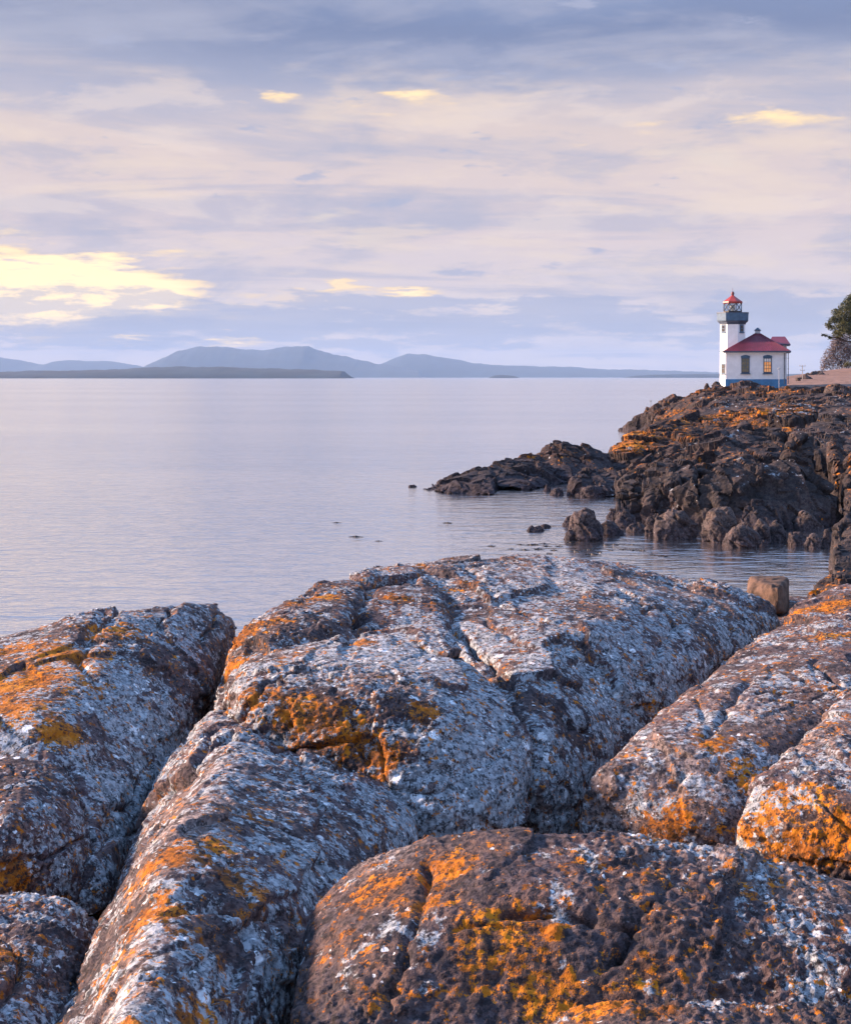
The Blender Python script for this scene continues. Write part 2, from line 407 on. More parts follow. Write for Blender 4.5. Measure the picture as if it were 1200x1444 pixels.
# ------------------------------------------------------------------ shore rock builder
def rand_block(c, s, n=11, flat=.75, r=random):
    pts = []
    for _ in range(n):
        v = Vector((r.gauss(0, 1), r.gauss(0, 1), r.gauss(0, 1))); v.normalize()
        pts.append(Vector((c.x + v.x * s * r.uniform(.75, 1.2), c.y + v.y * s * r.uniform(.75, 1.2), c.z + v.z * s * flat)))
    return pts
def shore_disp(me, sz, amp, seed, crack=1.0, squash=.42):
    co = co_of(me); n = no_of(me)
    warp = np.stack([gn(co, .5 / sz, seed + k) for k in (1, 2, 3)], 1) * sz * .22
    st_ = np.array([1.0, 1.0, squash], np.float32); tl = co[:, [2, 0, 0]] * np.array([.25, 0., .12], np.float32)
    v1, e1 = cells((co + tl) * st_ + warp, 1 / sz, seed, 3.0); v2, e2 = cells((co + tl) * st_ + warp * .5, 2.4 / sz, seed + 5, 3.0)
    gm = sst(gn(co, .45 / sz, seed + 12), -.10, .30)
    d = v1 * amp * .58 + v2 * amp * .24 - gm * (crack * amp * (1 - sst(e1, 0, .07)) + crack * amp * .3 * (1 - sst(e2, 0, .10)))
    d += fbm(co, .7 / sz, 2, seed) * amp * .30
    co2 = co + n * d[:, None]
    put(me, co2)
    n = no_of(me); co2 = co2 + n * (fbm(co2, 5 / sz, 3, seed + 9) * amp * .10)[:, None]
    put(me, co2)
def shore_zone(me, orange, pale, dark, seed, k=6.0):
    co = co_of(me); n = no_of(me); up = sst(n[:, 2], .25, .8)
    z = np.zeros((len(co), 3), np.float32)
    nz = fbm(co, 1 / k, 3, seed); hi = sst(co[:, 2], .5, 1.6)
    z[:, 0] = np.clip(up * (orange + nz * .5) * hi, 0, 1); z[:, 1] = np.clip((.35 + .65 * up) * (pale + gn(co, .8 / k, seed + 4) * .5) * hi, 0, 1)
    wet = 1 - sst(co[:, 2] + gn(co, .9, seed) * .25, .15, .9)
    z[:, 2] = np.clip(dark + wet * .55, 0, .9)
    return z
def outcrop(name, label, hulls, seed, voxel=.22, sz=1.5, amp=.30, nblk=18, blk=(.4, 1.1), lv=1, orange=.15, pale=.2, dark=.1, cat='rock outcrop', kind=None, group=None):
    r = random.Random(seed); hh = list(hulls)
    allp = [p for h in hulls for p in h]
    bm = bmesh.new()
    for h in hulls: hull_into(bm, h)
    fs = [f for f in bm.faces if f.normal.z > .05 or f.normal.y < -.1]; ws = [f.calc_area() for f in fs]
    for _ in range(nblk):
        f = r.choices(fs, ws)[0]; a, b_, c_ = [v.co for v in f.verts[:3]]
        u, w = r.random(), r.random()
        if u + w > 1: u, w = 1 - u, 1 - w
        p = a + (b_ - a) * u + (c_ - a) * w; s = r.uniform(*blk)
        hh.append(rand_block(p - f.normal * s * .45, s, 9, .8, r))
    bm.free()
    me = solid(hh, voxel * .95, 0 if sz < 2 else 1); me = subdiv(me, lv, .0 if min(p.z for p in allp) < -.3 else None, True)
    shore_disp(me, sz, amp, seed)
    o = finish_rock(name, me, M_SHORE, shore_zone(me, orange, pale, dark, seed), False)
    return tag(o, label, cat if not kind else None, group, kind)
def down(pts, z=-.6):
    return list(pts) + [Vector((p.x, p.y, z)) for p in pts]

# the headland's ramp of ground under the outcrops
outcrop('headland', 'dark rocky headland sloping up from the cove to the lighthouse', [
    down([S(885, 725), S(1000, 738), S(1290, 755), P(880, 660, 98), P(890, 612, 160), P(940, 580, 172), P(1010, 549, 182), P(1240, 545, 175), P(1400, 545, 172), P(1400, 620, 80), P(1000, 549, 195), P(1400, 540, 205)])],
    21, .5, 2.8, .4, 16, (.5, 1.4), 0, .15, .1, .15, kind='structure')
outcrop('plateau', 'bare brown ground rising behind the lighthouse', [
    down([P(1010, 547, 182), P(1240, 545, 170), P(1420, 540, 170), P(1040, 541, 215), P(1130, 534, 235), P(1165, 524, 256), P(1190, 519, 258), P(1420, 511, 262), P(1150, 525, 300), P(1420, 512, 310)])],
    22, .8, 4.0, .06, 0, (1, 2), 0, 0, .05, 0, kind='structure')

outcrop('rock_point', 'low dark rock point reaching out into the sea, left of the headland', [
    down([S(594, 690), S(640, 676), P(690, 655, 86), P(660, 668, 84), S(700, 697), S(650, 694)]),
    down([P(690, 656, 86), P(715, 648, 88), P(735, 644, 90), P(780, 640, 92), S(745, 692), S(690, 690), S(840, 672)]),
    down([P(765, 634, 92), P(778, 624, 92), P(800, 622, 92), P(825, 630, 92), P(848, 640, 92), P(862, 655, 92), S(780, 682), S(860, 680), S(840, 655)]),
    down([S(590, 689), P(640, 679, 80), P(680, 681, 79), S(705, 698), S(630, 696)], -.4)],
    31, .16, 1.7, .32, 12, (.4, .9), 1, .12, .02, .35)
outcrop('rock_outcrop', 'humped dark rock between the point and the cliff, sea at its foot', [
    down([S(800, 698), P(806, 676, 78), P(830, 658, 80), P(850, 657, 81), P(870, 664, 80), S(880, 700), S(840, 702), S(876, 685)])],
    32, .13, 1.3, .26, 5, (.25, .6), 1, .05, .02, .35, group='outcrops of the headland')
outcrop('rock_outcrop', 'far dark ridge of rock running from the sea up to the lighthouse', [
    down([S(866, 607), P(885, 594, 166), P(905, 583, 165), P(922, 575, 164), S(905, 606), S(930, 603)]),
    down([P(915, 576, 165), P(930, 566, 164), P(960, 557, 163), P(985, 552, 163), P(1000, 547, 163), P(1020, 549, 163), P(925, 598, 150), P(1010, 585, 140)]),
    down([P(1000, 548, 165), P(1030, 545, 162), P(1060, 542, 160), P(1085, 545, 158), P(1120, 549, 158), P(1000, 580, 140), P(1120, 575, 135)]),
    down([P(1100, 549, 150), P(1150, 552, 145), P(1200, 553, 142), P(1300, 553, 142), P(1100, 580, 125), P(1300, 585, 118)])],
    33, .32, 2.8, .55, 22, (.8, 2.2), 1, .26, .12, .15, group='outcrops of the headland')
outcrop('rock_outcrop', 'orange-topped middle ridge of the headland with a dark seaward face', [
    down([S(850, 665), P(858, 645, 97), P(866, 626, 99), P(890, 607, 101), P(915, 602, 103), P(905, 648, 95), P(862, 664, 95)]),
    down([P(895, 605, 102), P(930, 594, 105), P(985, 582, 109), P(1035, 580, 112), P(1045, 600, 106), P(915, 632, 97), P(1010, 622, 99)]),
    down([P(1030, 582, 112), P(1060, 577, 115), P(1100, 580, 112), P(1125, 588, 106), P(1040, 618, 99), P(1130, 615, 96)])],
    34, .22, 2.3, .48, 16, (.6, 1.8), 1, .52, .12, .15, group='outcrops of the headland')
outcrop('rock_outcrop', 'pale grey rock hump high on the headland, right of the orange-topped ridge', [
    down([P(1082, 582, 100), P(1090, 572, 102), P(1115, 566, 104), P(1145, 570, 104), P(1155, 582, 101), P(1120, 590, 99)], 1.0)],
    43, .16, 1.3, .16, 4, (.3, .6), 1, .1, .62, .0, group='outcrops of the headland')
outcrop('rock_outcrop', 'long tilted slab of dark rock below the orange-topped ridge', [
    down([P(866, 672, 80), P(900, 655, 80), P(960, 632, 82), P(1010, 614, 84), P(1050, 606, 86), P(1080, 612, 84), P(1060, 645, 74), P(980, 660, 72), P(890, 690, 70)]),
    down([P(980, 622, 80), P(1020, 606, 82), P(1060, 600, 84), P(1100, 604, 84), P(1105, 640, 76), P(1000, 645, 75)])],
    35, .18, 1.9, .42, 14, (.5, 1.5), 1, .15, .12, .12, group='outcrops of the headland')
outcrop('rock_outcrop', 'brown broken blocks at the left end of the sea cliff', [
    down([S(868, 734), P(868, 702, 65), P(878, 684, 66), P(898, 668, 67), P(915, 664, 68), P(915, 700, 65), S(905, 734)]),
    down([P(905, 674, 65), P(920, 655, 66), P(944, 645, 68), P(955, 652, 66), P(945, 700, 63), P(915, 728, 62.5)]),
    down([P(940, 672, 64), P(952, 652, 66), P(970, 645, 67), P(980, 660, 65), P(970, 715, 62), P(942, 725, 62)])],
    36, .13, 1.2, .30, 9, (.25, .5), 1, .04, .06, .0, group='outcrops of the headland')
outcrop('rock_outcrop', 'big bulging grey-blue cliff face above the shore boulders', [
    down([S(962, 742), P(966, 705, 61.5), P(982, 672, 62), P(1010, 652, 62.5), P(1040, 646, 63), P(1070, 652, 63), P(1075, 715, 61), S(1035, 745), S(1075, 743)]),
    down([P(1055, 655, 63), P(1090, 649, 63.5), P(1140, 656, 63.5), P(1165, 670, 63), P(1176, 690, 62), P(1170, 728, 61), P(1065, 725, 60.5)])],
    37, .13, 1.5, .36, 14, (.4, 1.1), 1, .03, .42, .0, group='outcrops of the headland')
outcrop('rock_outcrop', 'upright dark blocks of cliff at the right edge of the view', [
    down([P(1106, 622, 69), P(1116, 611, 69.6), P(1148, 607, 70), P(1150, 668, 67.5), P(1110, 664, 67.5)]),
    down([P(1171, 622, 67), P(1177, 612, 68), P(1190, 614, 68), P(1192, 690, 65), P(1174, 682, 65)]),
    down([P(1110, 606, 80), P(1160, 590, 84), P(1210, 585, 84), P(1330, 592, 80), P(1330, 660, 70), P(1150, 640, 73)]),
    down([P(1190, 645, 64), P(1206, 615, 65), P(1300, 610, 66), P(1300, 750, 58), P(1193, 730, 60)])],
    38, .18, 1.7, .30, 12, (.5, 1.2), 1, .2, .10, .0, group='outcrops of the headland')
outcrop('rock_outcrop', 'dark leaning rock behind the shore boulders, under the bulging cliff', [
    down([P(1042, 728, 60), P(1052, 708, 60.3), P(1068, 699, 60.5), P(1090, 710, 60.3), P(1104, 735, 60), P(1052, 745, 59.5), P(1095, 745, 59.5)])],
    39, .11, .8, .16, 4, (.2, .4), 1, .0, .03, .25, group='outcrops of the headland')

# ------------------------------------------------------------------ shore boulders, one by one
def boulder(label, cx, base, w, h, seed, d=None, pale=.05, orange=0., dark=.15, flat=False, mat=None, group='boulders along the cove', name='boulder', lv=2, k=1.0):
    d = d or EYE * FPX / (base - HY); s = d / FPX
    r = random.Random(seed); W, H = w * s / 2, h * s
    c = P(cx, base, d); c.y += W * .8
    pts = []
    for i in range(16):
        a = i / 16 * 2 * math.pi + r.uniform(-.2, .2); rr = r.uniform(.82, 1.05)
        pts.append(Vector((c.x + math.cos(a) * W * rr, c.y + math.sin(a) * W * .8 * rr, c.z + H * r.uniform(.0, .26))))
        if i % 2 == 0:
            q_ = r.uniform(.22, .5)
            pts.append(Vector((c.x + math.cos(a) * W * q_, c.y + math.sin(a) * W * .7 * q_, c.z + H * r.uniform(.80, .98))))
            q_ = r.uniform(.6, .82)
            pts.append(Vector((c.x + math.cos(a) * W * q_, c.y + math.sin(a) * W * .75 * q_, c.z + H * r.uniform(.5, .72))))
    pts.append(Vector((c.x + r.uniform(-.3, .3) * W, c.y, c.z + H)))
    pts += [Vector((p.x, p.y, c.z - .25 * H - .12)) for p in pts[:32:3]]
    vox = max(.03, W / 7) * k
    me = subdiv(solid([pts], vox, 2), lv if w > 35 else 1, c.z - .1 * H - .05)
    shore_disp(me, max(.25, W * .9), max(.03, W * .27), seed, .25, .9)
    o = finish_rock(name, me, mat or M_BOULDER, shore_zone(me, orange, pale, dark, seed, 2))
    return tag(o, label, 'boulder', group)
BL = [
 ('big rounded dark boulder standing alone in the water, leftmost of the row', 826, 760, 56, 46, None, .02, .3),
 ('small dark stone at the left foot of the big rounded boulder', 804, 740, 22, 13, None, .0, .4),
 ('low dark stone touching the right side of the big rounded boulder', 862, 753, 32, 20, None, .0, .4),
 ('brown stone behind the gap right of the big rounded boulder', 884, 741, 34, 26, None, .03, .2),
 ('flat pale stone lying low at the water between dark stones', 898, 749, 30, 11, None, .3, .05),
 ('small dark upright stone behind the flat pale stone', 868, 729, 24, 16, None, .0, .3),
 ('pointed brown stone left of the wide grey boulder', 921, 752, 22, 30, None, .1, .1),
 ('wide grey boulder with a cracked top at the waterline, middle of the row', 955, 758, 66, 42, None, .15, .1),
 ('tall light brown boulder with a flat left face, right of the wide grey boulder', 1022, 763, 60, 50, None, .22, 0),
 ('reddish brown two-lobed boulder in front of the tall light brown one', 1052, 770, 52, 32, None, .08, .1),
 ('dark wedge-shaped stone behind the reddish two-lobed boulder', 1076, 765, 34, 36, None, .05, .2),
 ('bluish grey stone just right of the dark wedge-shaped stone', 1098, 762, 34, 30, None, .25, .1),
 ('low square brown stone right of the bluish grey stone', 1126, 767, 34, 19, None, .15, .0),
 ('pinkish tilted slab propped above the low square stone', 1141, 749, 44, 27, 60, .4, 0.),
 ('striped brown stone at the water, next to the right-hand rocks', 1150, 771, 28, 20, None, .2, 0.),
 ('small upright stone between the striped stone and the right-hand rock', 1169, 770, 18, 26, None, .12, .1),
 ('flat lilac-topped stone lodged under the cliff at the right', 1178, 730, 28, 12, 62, .6, 0.),
 ('tiny dark stone at the very tip of the low rock point', 582, 687, 13, 3, None, 0, .6),
 ('low dark wet rock awash alone, left of the big rounded boulder', 757, 750, 26, 7, None, 0, .6),
 ('thin dark rock awash beside the low wet rock', 770, 745, 18, 5, None, 0, .6),
 ('small stone in the water at the foot of the humped rock', 773, 693, 12, 9, None, 0, .4),
 ('low square stone in the water left of the humped rock', 786, 699, 22, 11, None, .03, .3),
 ('dark square stone in front of the humped rock', 838, 702, 40, 17, None, .05, .3),
]
for i, (lab, cx, base, w, h, d, pale, dark) in enumerate(BL):
    boulder(lab, cx, base + (3 if d is None and cx > 790 and base > 720 else 0), w, h, 100 + i, d, pale, 0., dark)
# nearer rocks at the right-hand edge
outcrop('rock_outcrop', 'brown rock at the right edge, across the water from the brown block', [
    down([P(1176, 768, 46), P(1174, 745, 46.5), P(1186, 722, 47), P(1200, 712, 48), P(1280, 700, 48), P(1280, 790, 44), P(1190, 780, 45)])],
    41, .10, .8, .16, 10, (.2, .5), 1, .02, .05, .05)
outcrop('rock_outcrop', 'rust-stained upright rock at the right edge just above the lichen rock', [
    down([P(1174, 792, 24), P(1172, 776, 24), P(1180, 762, 24.3), P(1196, 752, 24.6), P(1280, 742, 25), P(1280, 840, 23), P(1178, 812, 23)], 2.4),
    down([P(1150, 826, 22), P(1160, 812, 22.6), P(1180, 806, 23), P(1280, 800, 23), P(1280, 850, 20), P(1140, 842, 20)], 2.2)],
    42, .06, .45, .09, 12, (.1, .3), 1, .22, .05, .0)
# squared brown block
me = solid([[P(1053, 862, 18), P(1052, 838, 18), P(1057, 814, 18.2), P(1066, 814, 18.2), P(1072, 820, 18.0), P(1111, 816, 18.1), P(1112, 852, 17.9), P(1108, 866, 17.8),
             P(1058, 812, 18.7), P(1112, 814, 18.7), P(1056, 862, 18.7), P(1112, 864, 18.7), P(1098, 829, 17.6), P(1096, 862, 17.6)]], .035, 1)
me = subdiv(me, 1); shore_disp(me, .3, .022, 51, .3)
o = finish_rock('broken_block', me, plain('rust_brown_rock', (.095, .055, .037), .9, .5, 7, 0, .01), None)
tag(o, 'squared rust-brown block of rock peeking over the back lichen dome by the water', 'rock')

# ------------------------------------------------------------------ foreground lichen rocks
def QQ(l): return [Q(*p) for p in l]
FG = []   # (name, label, hulls, voxel, smooth, levels, pale, dark, seed)
FG.append(('lichen_rock', 'left lichen rock with an orange crest and grey-blue flank, sea behind it', [
    tops(QQ([(-160, 930, 1.62), (0, 906, 1.50), (60, 890, 1.47), (130, 876, 1.45), (200, 858, 1.44), (262, 848, 1.46), (300, 846, 1.5), (335, 852, 1.58), (312, 905, 1.66), (288, 960, 1.74),
             (-160, 1040, 1.62), (60, 1000, 1.5), (60, 1060, 1.72), (170, 960, 1.55), (200, 1130, 1.95), (235, 1060, 1.86), (140, 1180, 2.0), (150, 1245, 1.96), (90, 1245, 1.96)]), 1.0)],
    .095, 4, 3, .72, 0, 1))
FG.append(('lichen_rock', 'smooth purple-grey rock at the left edge, second up from the bottom corner', [
    tops(QQ([(-160, 1040, 1.68), (0, 1033, 1.65), (55, 1046, 1.65), (105, 1070, 1.67), (128, 1100, 1.73), (132, 1160, 1.81), (118, 1225, 1.91), (60, 1245, 1.87), (0, 1235, 1.81), (-160, 1230, 1.81), (20, 1150, 1.63), (70, 1130, 1.68)]), .8)],
    .06, 4, 3, .58, .15, 2))
FG.append(('lichen_rock', 'speckled dark rock in the bottom left corner', [
    tops(QQ([(-160, 1262, 1.71), (0, 1256, 1.69), (60, 1256, 1.69), (120, 1268, 1.75), (142, 1300, 1.81), (135, 1380, 1.81), (115, 1470, 1.83), (0, 1500, 1.69), (-160, 1500, 1.68), (40, 1330, 1.63), (90, 1290, 1.67)]), .8)],
    .05, 4, 3, .62, .2, 3))
FG.append(('lichen_rock', 'long ridge rock with a warm pink left face and orange streaks, bottom left', [
    tops(QQ([(332, 1035, 1.52), (318, 1060, 1.44), (290, 1110, 1.43), (246, 1200, 1.45), (214, 1300, 1.46), (178, 1400, 1.43), (120, 1560, 1.45),
             (232, 1080, 1.82), (160, 1245, 1.88), (125, 1400, 1.86), (20, 1600, 1.8), (300, 990, 1.68),
             (450, 1062, 1.69), (560, 1086, 1.73), (590, 1150, 1.84), (480, 1150, 1.70), (400, 1130, 1.60),
             (400, 1215, 1.69), (430, 1290, 1.84), (415, 1444, 1.86), (330, 1560, 1.78), (290, 1320, 1.60)]), .9),
    tops(QQ([(228, 1305, 1.45), (290, 1290, 1.52), (345, 1305, 1.60), (350, 1420, 1.68), (300, 1520, 1.66), (215, 1520, 1.52)]), .5),
    tops(QQ([(205, 1385, 1.36), (240, 1450, 1.42), (150, 1500, 1.46), (130, 1450, 1.50), (270, 1540, 1.5)]), .5)],
    .066, 1, 3, .68, 0, 4))
FG.append(('lichen_rock', 'middle block with a pale sloping top over a dark orange-spotted step', [
    tops(QQ([(345, 935, 1.44), (385, 914, 1.43), (430, 915, 1.43), (520, 908, 1.43), (590, 873, 1.36), (640, 888, 1.38), (690, 938, 1.46), (735, 990, 1.56), (748, 1040, 1.66), (736, 1100, 1.78), (700, 1145, 1.86),
             (620, 1145, 1.80), (600, 1000, 1.47), (520, 972, 1.42), (420, 962, 1.42), (345, 992, 1.46), (340, 1030, 1.58), (450, 1070, 1.735), (560, 1092, 1.77), (612, 1060, 1.66), (650, 1040, 1.58), (318, 960, 1.56)]), .8)],
    .068, 1, 3, .78, 0, 5))
FG.append(('lichen_rock', 'knobbly orange-brown shoulder of rock at the left end of the back dome', [
    tops(QQ([(300, 950, 1.66), (320, 905, 1.55), (350, 868, 1.44), (400, 836, 1.38), (450, 814, 1.36), (515, 803, 1.38), (560, 800, 1.42), (500, 850, 1.40), (495, 905, 1.52), (400, 905, 1.47), (345, 930, 1.52), (440, 880, 1.42)]), .9),
    tops(QQ([(515, 845, 1.42), (560, 820, 1.40), (630, 850, 1.46), (640, 890, 1.53), (600, 880, 1.52), (520, 905, 1.56), (580, 790, 1.42)]), .9)],
    .07, 3, 3, .62, 0, 6))
FG.append(('lichen_rock', 'broad pale grey lichen dome at the back with the cove behind it', [
    tops(QQ([(500, 803, 1.46), (560, 788, 1.46), (640, 784, 1.48), (740, 779, 1.50), (830, 786, 1.52), (900, 794, 1.56), (960, 809, 1.62), (1040, 832, 1.70), (1108, 857, 1.80),
             (1060, 890, 1.86), (1000, 935, 1.95), (920, 1010, 2.06), (850, 1090, 2.14), (800, 1140, 2.14), (755, 1120, 2.0), (745, 1030, 1.76), (715, 965, 1.64), (660, 890, 1.52), (600, 860, 1.48),
             (780, 900, 1.52), (850, 910, 1.62), (900, 870, 1.60), (700, 840, 1.46)]), 1.2)],
    .112, 4, 3, .74, 0, 7))
FG.append(('lichen_rock', 'pinkish tilted rock on the right side, cleft on both flanks', [
    tops(QQ([(1118, 862, 1.52), (1050, 912, 1.52), (962, 972, 1.56), (892, 1030, 1.60), (832, 1082, 1.68), (812, 1112, 1.78), (818, 1142, 1.90), (870, 1165, 1.92), (940, 1176, 1.88), (1030, 1160, 1.82),
             (1140, 1030, 1.64), (1215, 925, 1.54), (1330, 860, 1.5), (1330, 960, 1.5), (1000, 1060, 1.62), (1080, 960, 1.50), (1180, 880, 1.46)]), .9)],
    .084, 2, 3, .55, .0, 8))
FG.append(('lichen_rock', 'knobbly orange and grey rock top at the right edge, beside the water', [
    tops(QQ([(1108, 862, 1.58), (1125, 846, 1.52), (1160, 832, 1.47), (1200, 826, 1.46), (1330, 822, 1.46), (1330, 880, 1.44), (1190, 872, 1.44), (1130, 880, 1.52)]), .9)],
    .07, 2, 3, .35, .0, 9))
FG.append(('lichen_rock', 'pale rock slab at the right edge with a yellow-orange underside', [
    tops(QQ([(1330, 900, 1.40), (1215, 935, 1.40), (1150, 1010, 1.44), (1080, 1095, 1.50), (1038, 1150, 1.58), (1050, 1180, 1.68), (1110, 1170, 1.62), (1200, 1160, 1.56), (1330, 1150, 1.5), (1330, 1210, 1.6)]), .4),
    tops(QQ([(1090, 1170, 1.70), (1200, 1150, 1.62), (1330, 1150, 1.6), (1330, 1260, 1.72), (1200, 1225, 1.76), (1120, 1205, 1.80)]), .4)],
    .072, 2, 3, .62, .0, 10))
FG.append(('lichen_rock', 'large dark front dome with a pale crest and orange lichen, bottom of the view', [
    tops(QQ([(428, 1300, 1.62), (450, 1255, 1.54), (520, 1196, 1.42), (600, 1160, 1.34), (660, 1150, 1.31), (740, 1152, 1.31), (850, 1163, 1.32), (950, 1178, 1.34), (1050, 1194, 1.37), (1130, 1215, 1.40), (1215, 1246, 1.44), (1340, 1290, 1.46),
             (425, 1380, 1.62), (415, 1480, 1.62), (700, 1240, 1.34), (560, 1260, 1.42), (800, 1300, 1.42), (1000, 1300, 1.40), (1150, 1320, 1.43), (1340, 1400, 1.5),
             (560, 1400, 1.56), (700, 1420, 1.58), (850, 1420, 1.58), (1000, 1430, 1.58), (1200, 1450, 1.56), (600, 1560, 1.72), (1000, 1560, 1.72), (1340, 1560, 1.72)]), .9)],
    .052, 3, 3, .42, .30, 11))
FG.append(('lichen_rock', 'low ledge of rock along the bottom edge, right of centre', [
    tops(QQ([(740, 1452, 1.50), (850, 1408, 1.43), (960, 1402, 1.42), (1100, 1394, 1.42), (1215, 1412, 1.43), (1340, 1430, 1.44), (760, 1600, 1.5), (1340, 1600, 1.5), (1000, 1500, 1.36)]), .6)],
    .045, 3, 3, .45, .25, 12))

coarse = [solid(f[2], f[3], f[4]) for f in FG]
bvhs = []
for m_ in coarse:
    bvhs.append(BVHTree.FromPolygons([v.co.copy() for v in m_.vertices], [tuple(p.vertices) for p in m_.polygons]))
CAMP = Vector((0, 0, EYE))
def hit(px, py):
    d = (P(px, py, 1.0) - CAMP).normalized(); best = None
    for i, b_ in enumerate(bvhs):
        r = b_.ray_cast(CAMP, d)
        if r[0] is not None and (best is None or r[3] < best[1]): best = (r[0], r[3], i)
    return best
def blobs(lst):
    res = []
    for px, py, rpx, a in lst:
        h = hit(px, py)
        if h: res.append((np.array(h[0]), rpx / FPX * h[1] * 1.15, a))
    return res
ORANGE = blobs([(30, 960, 85, 1.0), (90, 922, 65, .9), (160, 890, 55, .75), (10, 1000, 60, .9), (120, 960, 50, .6), (85, 1030, 45, .9), (40, 1010, 45, .6), (20, 920, 50, .8), (200, 870, 30, .5), (130, 940, 40, .5),
    (330, 900, 50, 1.0), (320, 950, 40, 1.0), (350, 870, 35, .8), (390, 880, 35, .6), (460, 838, 40, .7), (420, 850, 30, .6), (360, 985, 45, .8), (420, 1005, 45, .9), (480, 1035, 50, .8), (540, 1070, 40, .9), (600, 1003, 30, .7), (510, 905, 26, 1.0), (400, 935, 40, .5),
    (240, 1225, 60, .9), (210, 1290, 55, .9), (160, 1370, 55, .8), (300, 1200, 45, .7), (330, 1250, 55, .8), (260, 1320, 45, .6), (185, 1430, 55, .8), (275, 1430, 45, .7), (350, 1150, 40, .6), (270, 1130, 30, .5), (310, 1390, 40, .6), (215, 1180, 30, .5),
    (590, 803, 55, .7), (640, 830, 45, .6), (560, 845, 35, .7), (520, 830, 30, .6), (730, 790, 30, .4), (620, 860, 35, .5), (760, 880, 40, .35), (700, 900, 30, .4),
    (1010, 1050, 35, .7), (925, 1000, 30, .6), (1150, 862, 60, .9), (1195, 850, 50, .9), (1050, 1100, 35, .8), (1110, 935, 30, .5), (980, 980, 30, .5), (1165, 900, 40, .7), (880, 1060, 30, .4), (1020, 930, 30, .4),
    (1100, 1145, 60, .75), (1055, 1165, 35, .8), (1160, 1135, 45, .6), (1130, 1195, 45, .9), (945, 1165, 40, .9), (1190, 1180, 50, .9), (1180, 980, 40, .5), (1140, 1050, 40, .4),
    (530, 1255, 60, .7), (620, 1222, 55, .75), (590, 1275, 40, .6), (700, 1320, 75, .7), (670, 1365, 55, .6), (782, 1314, 13, 1.6), (760, 1390, 55, .75), (870, 1400, 50, .6), (910, 1375, 40, .7), (820, 1220, 45, .4), (1040, 1255, 40, .5), (455, 1275, 30, .5), (920, 1240, 40, .5), (980, 1260, 30, .5), (640, 1260, 30, .5), (500, 1330, 40, .35), (1150, 1300, 40, .4),
    (10, 1350, 45, .7), (60, 1330, 35, .5), (20, 1238, 35, .9), (70, 1400, 40, .4), (850, 1425, 60, .9), (800, 1435, 50, .9), (930, 1430, 45, .7), (1080, 1420, 50, .5)])
PALE = blobs([(480, 930, 80, .3), (600, 930, 80, .3), (680, 1080, 70, .35), (620, 1130, 60, .3), (250, 900, 60, .3), (200, 1000, 90, .3), (180, 1120, 60, .35), (700, 1160, 60, .4), (800, 1170, 60, .4), (620, 1165, 50, .4), (900, 1180, 50, .35), (1000, 1225, 50, .35), (1090, 1270, 50, .3), (1160, 1240, 60, .35), (1150, 1330, 50, .25), (1180, 1400, 40, .25),
    (540, 1310, 35, .6), (480, 1370, 40, .5), (380, 1380, 60, .4), (420, 1200, 60, .35), (800, 830, 160, .15), (850, 960, 120, .25), (1060, 1080, 50, .3), (1130, 960, 50, .4), (380, 920, 40, .3), (880, 1420, 30, .4), (1000, 1410, 40, .5), (60, 1380, 40, .3), (150, 1440, 30, .3), (940, 1080, 60, .3)])
DARK = blobs([(480, 1010, 55, .8), (570, 1010, 45, .85), (430, 985, 35, .5), (515, 865, 28, .9), (545, 1045, 40, .7), (60, 980, 40, .4), (820, 1010, 60, .4), (300, 1330, 60, .4), (740, 1300, 90, .35), (900, 1270, 80, .3), (870, 1340, 90, .35), (1000, 1350, 80, .3), (640, 1420, 80, .4), (300, 930, 30, .4), (1180, 1200, 40, .5), (500, 1400, 60, .4), (1120, 1150, 30, .2)])
SUNLIT_BARE = blobs([(310, 1075, 45, 1), (285, 1125, 50, 1), (255, 1180, 50, 1), (225, 1240, 45, .9), (195, 1330, 50, .9), (160, 1420, 50, .9), (200, 1400, 40, .9), (335, 1010, 35, .7), (330, 950, 30, .5), (230, 1130, 30, .5), (930, 1050, 60, .6), (1000, 1100, 70, .7), (1060, 1000, 60, .6), (880, 1110, 50, .5), (1120, 1060, 70, .8), (1180, 1000, 60, .7), (620, 1160, 40, .9), (700, 1158, 45, .9), (780, 1165, 45, .9), (860, 1175, 45, .9), (940, 1190, 45, .8), (540, 1200, 40, .7), (1030, 1215, 45, .7), (1120, 1240, 50, .7), (430, 925, 40, .9), (480, 950, 45, .9), (560, 930, 60, .7), (640, 940, 50, .5), (560, 970, 40, .7), (700, 800, 120, .35), (900, 830, 120, .3), (990, 1140, 40, .6), (1090, 1165, 30, .5)])  # bare pink rock, painted lighter where faces and crests catch the sun
def crackline(pts, w, depth):
    hs = [hit(*p) for p in pts]
    return [np.array(h[0]) for h in hs if h], w, depth
